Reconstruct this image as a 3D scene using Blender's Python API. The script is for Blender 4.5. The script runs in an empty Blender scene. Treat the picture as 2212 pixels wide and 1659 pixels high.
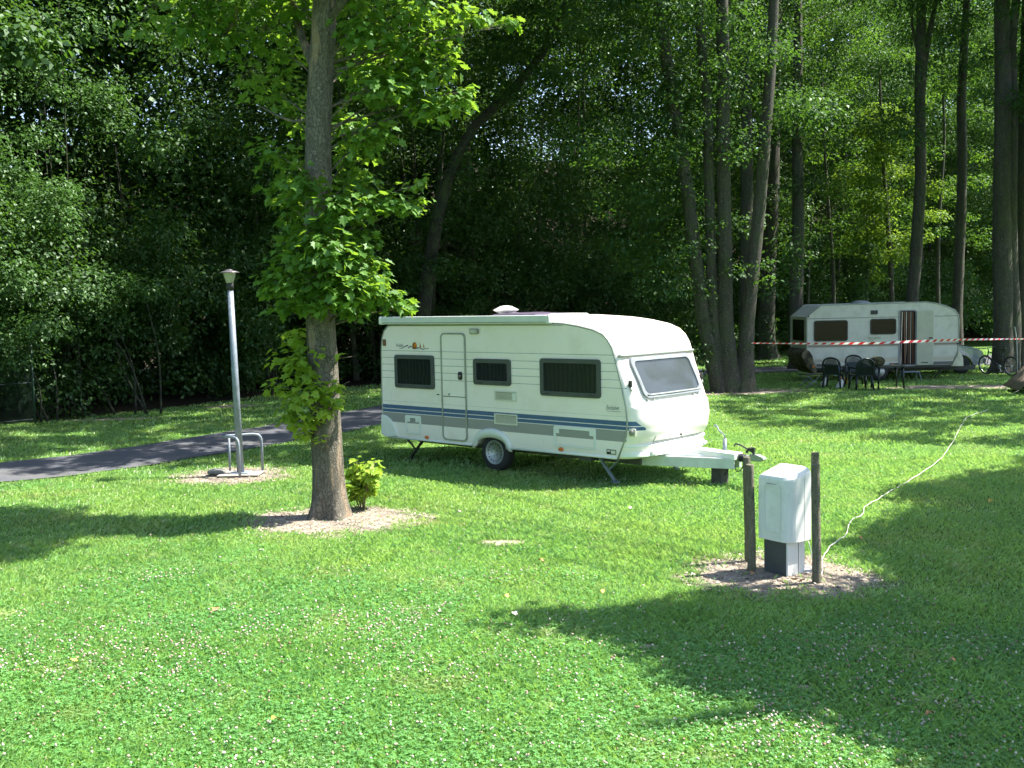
import bpy, math, random
import numpy as np
from mathutils import Vector, Matrix, Euler
sc = bpy.context.scene
C = sc.collection
R = math.radians
rng = np.random.default_rng(7)
random.seed(7)

# ------------------------------------------------------------------ camera
CAM_H, PITCH, ROLL, FOC = 2.7633, 0.0749, -0.0209, 37.24
cam = bpy.data.cameras.new('camera'); cam.lens = FOC; cam.sensor_width = 36; cam.clip_start = .1; cam.clip_end = 900
cob = bpy.data.objects.new('camera', cam); C.objects.link(cob); sc.camera = cob
_c, _s = math.cos(ROLL), math.sin(ROLL)
_R0, _U0, _F = Vector((1, 0, 0)), Vector((0, math.sin(PITCH), math.cos(PITCH))), Vector((0, math.cos(PITCH), -math.sin(PITCH)))
_Rt = _R0 * _c + _U0 * _s; _Up = -_R0 * _s + _U0 * _c
M = Matrix((_Rt, _Up, -_F)).transposed().to_4x4(); M.translation = (0, 0, CAM_H)
cob.matrix_world = M

# ------------------------------------------------------------------ light
SUN_EL, SUN_AZ = R(58), math.atan2(.985, .17)          # azimuth clockwise from +Y
w = bpy.data.worlds.new('World'); sc.world = w; w.use_nodes = True
nt = w.node_tree; bg = nt.nodes['Background']; sky = nt.nodes.new('ShaderNodeTexSky')
sky.sky_type = 'NISHITA'; sky.sun_disc = False; sky.sun_elevation = SUN_EL; sky.sun_rotation = SUN_AZ
sky.air_density = 1.0; sky.dust_density = 1.2; sky.ozone_density = 1.0
nt.links.new(sky.outputs[0], bg.inputs[0]); bg.inputs[1].default_value = 0.095
sl = bpy.data.lights.new('sun', 'SUN'); sl.energy = 4.6; sl.angle = R(.53); sl.color = (1, .95, .86)
so = bpy.data.objects.new('sun', sl); C.objects.link(so)
SV = Vector((math.sin(SUN_AZ) * math.cos(SUN_EL), math.cos(SUN_AZ) * math.cos(SUN_EL), math.sin(SUN_EL)))
so.rotation_euler = SV.to_track_quat('Z', 'Y').to_euler(); so.location = (20, 5, 40)
vs = sc.view_settings; sc.display_settings.display_device = 'sRGB'
vs.view_transform = 'Standard'; vs.look = 'None'; vs.gamma = 1; vs.exposure = 1.95
cy = sc.cycles
cy.max_bounces = 6; cy.diffuse_bounces = 3; cy.glossy_bounces = 2; cy.transmission_bounces = 3; cy.transparent_max_bounces = 8
cy.caustics_reflective = False; cy.caustics_refractive = False; cy.sample_clamp_indirect = 6
cy.use_adaptive_sampling = True; cy.adaptive_threshold = .02

# ------------------------------------------------------------------ helpers
SVn = np.array(SV); Rn, Un, Fn = np.array(_Rt), np.array(_Up), np.array(_F)
def pix(p):                                    # photograph coordinates (2212 wide) of world points
    d = np.atleast_2d(p) - [0, 0, CAM_H]; y = d @ Fn; y = np.where(y < .1, np.nan, y)
    return 1106 + 2288.4 * (d @ Rn) / y, 829.5 - 2288.4 * (d @ Un) / y
def ray(x, y): return Fn + Rn * (x - 1106) / 2288.4 - Un * (y - 829.5) / 2288.4
def G(x, y, z=0.):
    d = ray(x, y); return d * ((z - CAM_H) / d[2]) + [0, 0, CAM_H]
def P(x, y, Y):
    d = ray(x, y); return d * (Y / d[1]) + [0, 0, CAM_H]
def tag(o, label=None, cat=None, group=None, kind=None):
    if label: o['label'] = label
    if cat: o['category'] = cat
    if group: o['group'] = group
    if kind: o['kind'] = kind
    return o
def link(o, parent=None):
    C.objects.link(o)
    if parent is not None: o.parent = parent
    return o
def empty(name, loc=(0, 0, 0), rz=0., label=None, cat=None, group=None):
    o = bpy.data.objects.new(name, None); o.empty_display_size = .2; link(o); o.location = loc; o.rotation_euler = (0, 0, rz)
    return tag(o, label, cat, group)
def npmesh(name, V, faces, k, mat, parent=None, rnd=None, smooth=False):
    """V (n,3); faces (m,k) index array"""
    me = bpy.data.meshes.new(name); V = np.asarray(V, np.float32); F = np.asarray(faces, np.int32).reshape(-1, k)
    me.vertices.add(len(V)); me.vertices.foreach_set('co', V.ravel())
    me.loops.add(F.size); me.loops.foreach_set('vertex_index', F.ravel())
    me.polygons.add(len(F)); me.polygons.foreach_set('loop_start', np.arange(0, F.size, k, dtype=np.int32))
    me.update(calc_edges=True)
    if smooth: me.polygons.foreach_set('use_smooth', np.ones(len(F), bool))
    if rnd is not None:
        a = me.attributes.new('rnd', 'FLOAT', 'FACE'); a.data.foreach_set('value', np.asarray(rnd, np.float32))
    me.materials.append(mat)
    return link(bpy.data.objects.new(name, me), parent)
class MB:
    def __init__(s): s.v = []; s.f = []; s.sm = []
    def add(s, V, F, sm=False):
        b = len(s.v); s.v += [tuple(map(float, p)) for p in V]; s.f += [tuple(b + i for i in f) for f in F]; s.sm += [sm] * len(F); return s
    def box(s, lo, hi, M=None):
        x0, y0, z0 = lo; x1, y1, z1 = hi
        V = [(x0,y0,z0),(x1,y0,z0),(x1,y1,z0),(x0,y1,z0),(x0,y0,z1),(x1,y0,z1),(x1,y1,z1),(x0,y1,z1)]
        if M is not None: V = [M @ Vector(p) for p in V]
        return s.add(V, [(0,3,2,1),(4,5,6,7),(0,1,5,4),(1,2,6,5),(2,3,7,6),(3,0,4,7)])
    def bar(s, a, b, wd, ht, up=(0, 0, 1)):
        a = Vector(a); b = Vector(b); d = (b - a).normalized(); u = Vector(up); r = d.cross(u)
        if r.length < 1e-4: r = d.cross(Vector((0, 1, 0)))
        r.normalize(); u = r.cross(d)
        V = [p + r * sx * wd / 2 + u * sy * ht / 2 for p in (a, b) for sx, sy in ((-1,-1),(1,-1),(1,1),(-1,1))]
        return s.add(V, [(3,2,1,0),(4,5,6,7),(0,1,5,4),(1,2,6,5),(2,3,7,6),(3,0,4,7)])
    def tube(s, pts, r, n=10, closed=False, caps=True):
        pts = [Vector(p) for p in pts]; m = len(pts)
        rr = r if hasattr(r, '__len__') else [r] * m
        ref = None; V = []
        for i, p in enumerate(pts):
            if closed: t = pts[(i + 1) % m] - pts[i - 1]
            else: t = pts[min(i + 1, m - 1)] - pts[max(i - 1, 0)]
            t.normalize()
            if ref is None:
                ref = Vector((0, 0, 1)) if abs(t.z) < .9 else Vector((1, 0, 0))
            a = (ref - t * ref.dot(t)).normalized(); ref = a; b = t.cross(a)
            V += [p + (a * math.cos(k * 2 * math.pi / n) + b * math.sin(k * 2 * math.pi / n)) * rr[i] for k in range(n)]
        F = []
        for i in range(m if closed else m - 1):
            j = (i + 1) % m
            F += [(i*n+k, i*n+(k+1)%n, j*n+(k+1)%n, j*n+k) for k in range(n)]
        s.add(V, F, True)
        if caps and not closed:
            s.add(V[:n], [tuple(range(n - 1, -1, -1))]); s.add(V[-n:], [tuple(range(n))])
        return s
    def lathe(s, prof, c=(0, 0, 0), n=24, axis='z', sm=True):
        V = []
        for r, h in prof:
            for k in range(n):
                a = 2 * math.pi * k / n; x, y = r * math.cos(a), r * math.sin(a)
                p = (x, y, h) if axis == 'z' else ((x, h, y) if axis == 'y' else (h, x, y))
                V.append((p[0] + c[0], p[1] + c[1], p[2] + c[2]))
        F = [(i*n+k, i*n+(k+1)%n, (i+1)*n+(k+1)%n, (i+1)*n+k) for i in range(len(prof) - 1) for k in range(n)]
        if prof[0][0] > 1e-5: F.append(tuple(range(n)))
        if prof[-1][0] > 1e-5: F.append(tuple((len(prof) - 1) * n + k for k in range(n)))
        return s.add(V, F, sm)
    def prism(s, poly, y0, y1, M=None):            # polygon in x,z extruded along y
        n = len(poly); V = [(x, y0, z) for x, z in poly] + [(x, y1, z) for x, z in poly]
        if M is not None: V = [M @ Vector(p) for p in V]
        return s.add(V, [tuple(range(n)), tuple(range(2 * n - 1, n - 1, -1))] + [(i, n + i, n + (i+1) % n, (i+1) % n) for i in range(n)])
    def build(s, name, mat, parent=None, bevel=0, smooth_angle=None, seg=2):
        me = bpy.data.meshes.new(name); me.from_pydata(s.v, [], s.f); me.materials.append(mat)
        me.polygons.foreach_set('use_smooth', s.sm); me.update()
        import bmesh
        bm = bmesh.new(); bm.from_mesh(me); bmesh.ops.remove_doubles(bm, verts=bm.verts, dist=1e-6); bmesh.ops.recalc_face_normals(bm, faces=bm.faces); bm.to_mesh(me); bm.free()
        o = link(bpy.data.objects.new(name, me), parent)
        if bevel:
            m = o.modifiers.new('bevel', 'BEVEL'); m.width = bevel; m.segments = seg; m.limit_method = 'ANGLE'; m.angle_limit = R(35)
        return o
def rrect(x0, z0, x1, z1, r, n=5):
    out = []
    for cx, cz, a0 in ((x1 - r, z1 - r, 0), (x0 + r, z1 - r, 90), (x0 + r, z0 + r, 180), (x1 - r, z0 + r, 270)):
        for i in range(n + 1):
            a = R(a0 + 90 * i / n); out.append((cx + r * math.cos(a), cz + r * math.sin(a)))
    return out
def ring(mb, outer, inner, y0, y1):                 # frame between two matching loops
    n = len(outer)
    V = [(x, y0, z) for x, z in outer] + [(x, y0, z) for x, z in inner] + [(x, y1, z) for x, z in outer] + [(x, y1, z) for x, z in inner]
    F = []
    for i in range(n):
        j = (i + 1) % n
        F += [(i, j, n+j, n+i), (2*n+i, 3*n+i, 3*n+j, 2*n+j), (i, 2*n+i, 2*n+j, j), (n+i, n+j, 3*n+j, 3*n+i)]
    return mb.add(V, F)
def spline(pts, per=6):
    pts = [np.array(p, float) for p in pts]; out = []
    for i in range(len(pts) - 1):
        p0, p1, p2, p3 = pts[max(i-1, 0)], pts[i], pts[i+1], pts[min(i+2, len(pts)-1)]
        for k in range(per):
            t = k / per
            out.append(.5 * ((2*p1) + (-p0+p2)*t + (2*p0-5*p1+4*p2-p3)*t*t + (-p0+3*p1-3*p2+p3)*t**3))
    out.append(pts[-1]); return out
def text_mesh(name, body, size, mat, parent, loc, rot, shear=0, width=1., ext=.0006):
    cu = bpy.data.curves.new(name, 'FONT'); cu.body = body; cu.size = size; cu.shear = shear; cu.extrude = ext; cu.resolution_u = 3
    to = bpy.data.objects.new(name, cu); C.objects.link(to); bpy.context.view_layer.update()
    me = bpy.data.meshes.new_from_object(to.evaluated_get(bpy.context.evaluated_depsgraph_get())); bpy.data.objects.remove(to); bpy.data.curves.remove(cu)
    me.name = name; me.materials.clear(); me.materials.append(mat)
    o = link(bpy.data.objects.new(name, me), parent); o.location = loc; o.rotation_euler = rot; o.scale = (width, 1, 1)
    return o

# ------------------------------------------------------------------ materials
class NT:
    def __init__(s, name):
        s.m = bpy.data.materials.new(name); s.m.use_nodes = True; s.t = s.m.node_tree; s.n = s.t.nodes; s.l = s.t.links
        s.b = s.n['Principled BSDF']; s.out = s.n['Material Output']
    def new(s, t, **k):
        n = s.n.new('ShaderNode' + t)
        for a, b in k.items(): setattr(n, a, b)
        return n
    def put(s, sock, v):
        if isinstance(v, (int, float)): sock.default_value = v
        elif isinstance(v, (tuple, list)): sock.default_value = tuple(v) + ((1,) if len(v) == 3 and len(sock.default_value) == 4 else ())
        else: s.l.new(v, sock)
    def math(s, op, a, b=0., c=None, clamp=False):
        n = s.new('Math', operation=op, use_clamp=clamp); s.put(n.inputs[0], a); s.put(n.inputs[1], b)
        if c is not None: s.put(n.inputs[2], c)
        return n.outputs[0]
    def mix(s, f, a, b):
        n = s.new('Mix', data_type='RGBA'); s.put(n.inputs[0], f); s.put(n.inputs[6], a); s.put(n.inputs[7], b); return n.outputs[2]
    def coord(s, w='Object'): return s.new('TexCoord').outputs[w]
    def noise(s, scale, detail=3, rough=.5, vec=None, dim=None):
        n = s.new('TexNoise'); n.inputs['Scale'].default_value = scale; n.inputs['Detail'].default_value = detail; n.inputs['Roughness'].default_value = rough
        s.l.new(vec if vec is not None else s.coord(), n.inputs['Vector']); return n.outputs[0]
    def ramp(s, f, stops):
        n = s.new('ValToRGB'); s.put(n.inputs[0], f); e = n.color_ramp.elements
        while len(e) < len(stops): e.new(.5)
        for i, (p, c) in enumerate(stops): e[i].position = p; e[i].color = tuple(c) + (1,) if len(c) == 3 else c
        return n.outputs[0]
    def step(s, v, lo, hi):                         # 1 between lo and hi
        a = s.math('GREATER_THAN', v, lo); b = s.math('LESS_THAN', v, hi); return s.math('MULTIPLY', a, b)
    def smooth(s, v, lo, hi):
        n = s.new('MapRange', interpolation_type='SMOOTHSTEP'); s.put(n.inputs[0], v); n.inputs[1].default_value = lo; n.inputs[2].default_value = hi; return n.outputs[0]
    def xyz(s, vec=None):
        n = s.new('SeparateXYZ'); s.l.new(vec if vec is not None else s.coord(), n.inputs[0]); return n.outputs
    def bump(s, h, strength=.3, dist=.01):
        n = s.new('Bump'); n.inputs['Strength'].default_value = strength; n.inputs['Distance'].default_value = dist; s.l.new(h, n.inputs['Height']); s.l.new(n.outputs[0], s.b.inputs['Normal'])
    def set(s, color=None, rough=None, metal=None, **k):
        if color is not None: s.put(s.b.inputs['Base Color'], color)
        if rough is not None: s.put(s.b.inputs['Roughness'], rough)
        if metal is not None: s.put(s.b.inputs['Metallic'], metal)
        for a, b in k.items(): s.put(s.b.inputs[a], b)
        return s
def simple(name, col, rough=.5, metal=0., var=.15, scale=6., bump=0., dirt=None):
    m = NT(name); n = m.noise(scale, 5, .6)
    c2 = tuple(c * (1 - var) for c in col); c3 = tuple(min(1, c * (1 + var)) for c in col)
    cc = m.ramp(n, [(.3, c2), (.7, c3)])
    if dirt:
        d = m.smooth(m.noise(scale * .37, 6, .7), .5, .75); cc = m.mix(m.math('MULTIPLY', d, dirt[1]), cc, dirt[0])
    m.set(cc, m.math('MULTIPLY_ADD', n, .2, rough - .1), metal)
    if bump: m.bump(m.noise(scale * 8, 4), bump, .004)
    return m.m
def leafmat(name, dark, light, trans, tf=.42, gl=.05):
    m = NT(name); m.n.remove(m.b)
    a = m.new('Attribute', attribute_name='rnd'); r = a.outputs['Fac']
    big = m.noise(.55, 3, .6, m.new('NewGeometry').outputs['Position'])
    f = m.math('ADD', m.math('MULTIPLY', r, .6), m.math('MULTIPLY_ADD', big, 1.2, -.4), clamp=True)
    col = m.mix(f, dark, light)
    d = m.new('BsdfDiffuse'); m.l.new(col, d.inputs[0])
    t = m.new('BsdfTranslucent'); m.l.new(m.mix(f, tuple(c * .7 for c in trans), trans), t.inputs[0])
    g = m.new('BsdfGlossy'); g.inputs['Roughness'].default_value = .5; g.inputs[0].default_value = (.75, .9, .75, 1)
    m1 = m.new('MixShader'); m1.inputs[0].default_value = tf; m.l.new(d.outputs[0], m1.inputs[1]); m.l.new(t.outputs[0], m1.inputs[2])
    m2 = m.new('MixShader'); m2.inputs[0].default_value = gl; m.l.new(m1.outputs[0], m2.inputs[1]); m.l.new(g.outputs[0], m2.inputs[2])
    m.l.new(m2.outputs[0], m.out.inputs[0]); return m.m
LEAF_MAPLE = leafmat('maple_leaf', (.05, .13, .02), (.11, .23, .03), (.28, .48, .035), .46, .03)
LEAF_DARK = leafmat('wood_leaf', (.018, .050, .014), (.050, .110, .028), (.11, .24, .024), .38, .03)
LEAF_BUSH = leafmat('bush_leaf', (.03, .075, .02), (.075, .155, .035), (.10, .23, .035), .34, .03)
LEAF_YEL = leafmat('sunpatch_leaf', (.06, .13, .02), (.10, .18, .025), (.24, .38, .03), .46, .02)  # lighter, yellower leaf colour stands in for a sunlit gap in the wood
LEAF_SHOOT = leafmat('shoot_leaf', (.20, .34, .04), (.34, .46, .06), (.42, .6, .06), .45, .02)
LEAF_SHOOTM = leafmat('sunlit_shoot_leaf', (.14, .26, .03), (.28, .40, .04), (.42, .58, .05), .46, .02)  # maple leaf brightened, standing in for sun shining through the shoots
LEAF_MID = leafmat('backlit_leaf', (.025, .07, .014), (.065, .14, .02), (.16, .32, .025), .42, .02)  # lighter leaf colour stands in for sun patches behind the right trunks
LEAF_FIR = leafmat('conifer_leaf', (.03, .08, .02), (.05, .12, .03), (.12, .25, .04), .3, .04)

def barkmat(name, c1, c2, patch=None, scale=1., moss=0.):
    m = NT(name); co = m.coord(); mp = m.new('Mapping'); mp.inputs['Scale'].default_value = (1, 1, .16); m.l.new(co, mp.inputs[0])
    n = m.noise(14 * scale, 8, .7, mp.outputs[0]); v = m.new('TexVoronoi', feature='DISTANCE_TO_EDGE'); v.inputs['Scale'].default_value = 24 * scale; vm = m.new('VectorMath', operation='ADD'); nc = m.new('TexNoise'); nc.inputs['Scale'].default_value = 9; m.l.new(co, nc.inputs['Vector']); vsn = m.new('VectorMath', operation='SCALE'); vsn.inputs[3].default_value = .16; m.l.new(nc.outputs[1], vsn.inputs[0]); m.l.new(mp.outputs[0], vm.inputs[0]); m.l.new(vsn.outputs[0], vm.inputs[1]); m.l.new(vm.outputs[0], v.inputs[0])
    col = m.ramp(n, [(.3, c1), (.7, c2)])
    crack = m.smooth(v.outputs[0], .0, .12)
    col = m.mix(m.math('MULTIPLY', m.math('SUBTRACT', 1, crack), .55), col, tuple(c * .45 for c in c1))
    if patch: col = m.mix(m.smooth(m.noise(5, 4, .6, mp.outputs[0]), .56, .64), col, patch)
    sp = m.smooth(m.noise(26, 3, .6), .6, .68); col = m.mix(m.math('MULTIPLY', sp, .45), col, (.3, .31, .27))
    if moss: col = m.mix(m.math('MULTIPLY', m.smooth(m.noise(3, 4), .45, .65), moss), col, (.05, .08, .02))
    m.set(col, .9); m.bump(m.math('ADD', n, m.math('MULTIPLY', crack, .5)), .9, .02); return m.m
BARK = barkmat('maple_bark', (.075, .068, .05), (.175, .155, .12), (.24, .18, .12))
BARK2 = barkmat('wood_bark', (.035, .033, .025), (.088, .080, .062), None, .8, .4)

MASKS = [(-2.42, 13.75, 1.28, 1.0), (2.72, 10.5, 1.02, .95), (-4.7, 17.75, 1.1, .95), (6.9, 31.9, 2.0, 1.1), (13.5, 32.0, 2.6, .8), (-10.6, 27.6, 1.6, .35), (-8.1, 30.6, .9, .5), (2.05, 7.4, .12, .1), (1.05, 8.35, .12, .09), (-.15, 12.2, .3, .18)]
BARK3 = barkmat('mossy_silhouette_bark', (.012, .012, .009), (.035, .033, .024), None, .8, .5)  # mossy bark blackened so that stems read as silhouettes against the light
def groundmat():
    m = NT('lawn_soil'); pos = m.new('NewGeometry').outputs['Position']; X, Y, Z = m.xyz(pos)
    nz = m.noise(1.7, 5, .65, pos); fine = m.noise(38, 4, .7, pos); mid = m.noise(6, 4, .6, pos)
    g = m.ramp(m.math('MULTIPLY_ADD', fine, .7, m.math('MULTIPLY', mid, .3)), [(.25, (.03, .08, .012)), (.5, (.075, .16, .03)), (.75, (.13, .23, .05))])
    g = m.mix(m.smooth(m.noise(.5, 4, .6, pos), .45, .75), g, m.ramp(fine, [(.3, (.08, .12, .02)), (.7, (.17, .2, .05))]))
    tot = None
    for cx, cy_, rx, ry in MASKS:
        a = m.math('DIVIDE', m.math('SUBTRACT', X, cx), rx); b = m.math('DIVIDE', m.math('SUBTRACT', Y, cy_), ry)
        d = m.math('SQRT', m.math('ADD', m.math('MULTIPLY', a, a), m.math('MULTIPLY', b, b)))
        d = m.math('ADD', d, m.math('MULTIPLY_ADD', nz, 1.3, -.65)); d = m.math('ADD', d, m.math('MULTIPLY_ADD', mid, .5, -.25))
        k = m.math('SUBTRACT', 1, m.smooth(d, .75, 1.05)); tot = k if tot is None else m.math('MAXIMUM', tot, k)
    soil = m.ramp(m.math('MULTIPLY_ADD', fine, .6, m.math('MULTIPLY', mid, .4)), [(.3, (.08, .062, .045)), (.48, (.25, .21, .165)), (.7, (.46, .41, .34))])
    # woods floor beyond the lawn: leaf litter
    lit = m.ramp(fine, [(.3, (.012, .010, .006)), (.7, (.04, .032, .018))])
    edge = m.math('SUBTRACT', Y, m.math('MULTIPLY_ADD', X, .9, 38)); edge2 = m.math('SUBTRACT', Y, 46)
    fe = m.math('MAXIMUM', m.math('MULTIPLY', m.smooth(edge, 0, 2), m.math('LESS_THAN', X, 6.)), m.smooth(edge2, 12, 14))
    g = m.mix(fe, g, lit)
    m.set(m.mix(tot, g, soil), .95); m.b.inputs['Specular IOR Level'].default_value = .15
    m.bump(m.math('ADD', fine, m.noise(120, 3, .7, pos)), .7, .02); return m.m
GROUND = groundmat()
def grassmat(name, a, b, c, trans):
    m = NT(name); m.n.remove(m.b); pos = m.new('NewGeometry').outputs['Position']
    r = m.new('Attribute', attribute_name='rnd').outputs['Fac']; big = m.noise(.45, 4, .6, pos); mid = m.noise(2.6, 4, .6, pos)
    col = m.mix(m.smooth(big, .4, .65), a, b); col = m.mix(m.math('MULTIPLY', m.smooth(mid, .5, .75), .6), col, c)
    Yp = m.xyz(pos)[1]; col = m.mix(m.math('MULTIPLY', m.math('SUBTRACT', 1, m.smooth(m.math('ADD', Yp, m.math('MULTIPLY', mid, 2.5)), 9.2, 12.2)), .75), col, (.105, .285, .062) if name == 'clover_leaf' else (.14, .31, .065)); dry = m.smooth(m.noise(.9, 5, .7, pos), .56, .74); col = m.mix(m.math('MULTIPLY', dry, .55), col, (.42, .40, .17)); hs = m.new('HueSaturation'); m.l.new(col, hs.inputs['Color']); m.l.new(m.math('MULTIPLY', m.math('MULTIPLY_ADD', r, .9, .58), m.math('MULTIPLY_ADD', m.noise(1.1, 5, .7, pos), .9, .56)), hs.inputs['Value']); hs.inputs['Saturation'].default_value = .93
    d = m.new('BsdfDiffuse'); m.l.new(hs.outputs[0], d.inputs[0]); t = m.new('BsdfTranslucent')
    hs2 = m.new('HueSaturation'); m.l.new(m.mix(.35, col, trans), hs2.inputs['Color']); hs2.inputs['Value'].default_value = 1.5; m.l.new(hs2.outputs[0], t.inputs[0])
    g = m.new('BsdfGlossy'); g.inputs['Roughness'].default_value = .4
    m1 = m.new('MixShader'); m1.inputs[0].default_value = .42; m.l.new(d.outputs[0], m1.inputs[1]); m.l.new(t.outputs[0], m1.inputs[2])
    m2 = m.new('MixShader'); m2.inputs[0].default_value = .05; m.l.new(m1.outputs[0], m2.inputs[1]); m.l.new(g.outputs[0], m2.inputs[2])
    m.l.new(m2.outputs[0], m.out.inputs[0]); return m.m
GRASS = grassmat('grass_blade', (.15, .315, .07), (.225, .365, .075), (.34, .39, .16), (.32, .50, .07))
CLOVER = grassmat('clover_leaf', (.095, .275, .07), (.125, .30, .065), (.17, .31, .10), (.20, .42, .09))

def asphaltmat():
    m = NT('asphalt'); pos = m.new('NewGeometry').outputs['Position']; f = m.noise(70, 3, .8, pos); b = m.noise(.8, 4, .6, pos)
    c = m.ramp(f, [(.35, (.040, .043, .052)), (.55, (.075, .080, .095)), (.7, (.16, .168, .19))]); m.set(m.mix(m.math('MULTIPLY', m.smooth(b, .4, .7), .35), c, (.12, .115, .10)), .9); m.bump(f, .6, .01); return m.m
ASPHALT = asphaltmat()

# ------------------------------------------------------------------ ground
def build_ground():
    xs = np.concatenate([[-400, -200, -90], np.arange(-50, 51, .5), [90, 200, 400]]); ys = np.concatenate([[-300, -100, -30], np.arange(-10, 80, .5), [100, 160, 260, 420]])
    Xg, Yg = np.meshgrid(xs, ys); Z = .012 * np.sin(Xg * 1.3 + 1) * np.cos(Yg * .9) + .008 * np.sin(Xg * 3.1 + Yg * 2.3)
    far = np.clip((Yg - 58) / 30, 0, 1) ** 1.3 * 16; left = np.clip((-Xg - 26) / 30, 0, 1) ** 1.3 * 14
    Z = Z * 1. + np.maximum(far, left) - .012
    V = np.stack([Xg, Yg, Z], -1).reshape(-1, 3); nx, ny = len(xs), len(ys)
    i = np.arange(nx * ny).reshape(ny, nx); F = np.stack([i[:-1, :-1], i[:-1, 1:], i[1:, 1:], i[1:, :-1]], -1).reshape(-1, 4)
    o = npmesh('lawn_ground', V, F, 4, GROUND, smooth=True); tag(o, kind='structure')
build_ground()
PATH_FAR = [(-24, 15.5), (-16, 17.2), (-9.63, 19.72), (-6.79, 23.48), (-3.73, 29.6), (-.5, 36.0), (4.5, 41.2), (12, 43.4), (18, 45.8), (25, 51), (36, 62)]
PATH_NEAR = [(-23, 12.9), (-15, 15.0), (-8.5, 17.36), (-5.75, 20.2), (-3.0, 25.1), (-.3, 31.2), (5.2, 38.3), (12.2, 40.3), (19, 41.6), (27, 43.6), (40, 46)]
def build_path():
    a = spline([(x, y, 0) for x, y in PATH_FAR], 12); b = spline([(x, y, 0) for x, y in PATH_NEAR], 12)
    V = []; F = []; n = 7
    for i, (p, q) in enumerate(zip(a, b)):
        for k in range(n):
            t = k / (n - 1); jit = (rng.normal(0, .035, 3) if k in (0, n - 1) else 0)
            r = p * (1 - t) + q * t + jit; V.append((r[0], r[1], .012 + .02 * math.sin(math.pi * t)))
    for i in range(len(a) - 1):
        for k in range(n - 1): F.append((i*n+k, (i+1)*n+k, (i+1)*n+k+1, i*n+k+1))
    o = npmesh('asphalt_path', V, F, 4, ASPHALT, smooth=True); tag(o, kind='structure')
    return np.array([p[:2] for p in a] + [p[:2] for p in b[::-1]])
PATH_POLY = build_path()
def inpoly(x, y, poly):
    x = np.asarray(x); y = np.asarray(y); r = np.zeros(x.shape, bool); n = len(poly); j = n - 1
    for i in range(n):
        xi, yi = poly[i]; xj, yj = poly[j]
        with np.errstate(divide='ignore', invalid='ignore'):
            r ^= ((yi > y) != (yj > y)) & (x < (xj - xi) * (y - yi) / (yj - yi + 1e-12) + xi)
        j = i
    return r

# ------------------------------------------------------------------ grass and clover
FOREST_EDGE = [(-40, 8), (-20, 17.5), (-13.2, 25.2), (-10.6, 28.9), (-7.8, 33.8), (-4.4, 38.6), (1, 41), (7, 44.6), (12, 47.5), (17, 50.5), (22, 55), (45, 66)]
def edge_y(x): return np.interp(x, [p[0] for p in FOREST_EDGE], [p[1] for p in FOREST_EDGE])
def vnoise(x, y, s, seed):
    r = np.random.default_rng(seed); g = r.random((64, 64)); x = x * s % 64; y = y * s % 64
    i = np.floor(x).astype(int) % 64; j = np.floor(y).astype(int) % 64; u = x - np.floor(x); v = y - np.floor(y); u = u*u*(3-2*u); v = v*v*(3-2*v)
    return (g[j, i] * (1-u) + g[j, (i+1) % 64] * u) * (1-v) + (g[(j+1) % 64, i] * (1-u) + g[(j+1) % 64, (i+1) % 64] * u) * v
def scatter(y0, y1, dens):
    n = int((y1 - y0) * (1.06 * (y0 + y1) / 2 + 9.) * dens); Y = rng.uniform(y0, y1, n * 2); X = rng.uniform(-1, 1, n * 2) * (.53 * y1 + 4.5)
    k = np.abs(X) < .53 * Y + 4.5; X, Y = X[k][:n], Y[k][:n]
    k = ~inpoly(X, Y, PATH_POLY) & (Y < edge_y(X) + .6); X, Y = X[k], Y[k]
    keep = np.ones(len(X), bool); nz = vnoise(X, Y, 1.9, 3) * .5 + vnoise(X, Y, 5.5, 4) * .3
    for cx, cy_, rx, ry in MASKS:
        d = np.sqrt(((X - cx) / rx) ** 2 + ((Y - cy_) / ry) ** 2) + (nz - .4) * 1.1
        keep &= ~((d < 1.) & (rng.random(len(X)) > np.clip((d - .72) / .4, .015, 1)))
    return X[keep], Y[keep]
def zig(X, Y): return .012 * np.sin(X * 1.3 + 1) * np.cos(Y * .9) + .008 * np.sin(X * 3.1 + Y * 2.3) - .012
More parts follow.
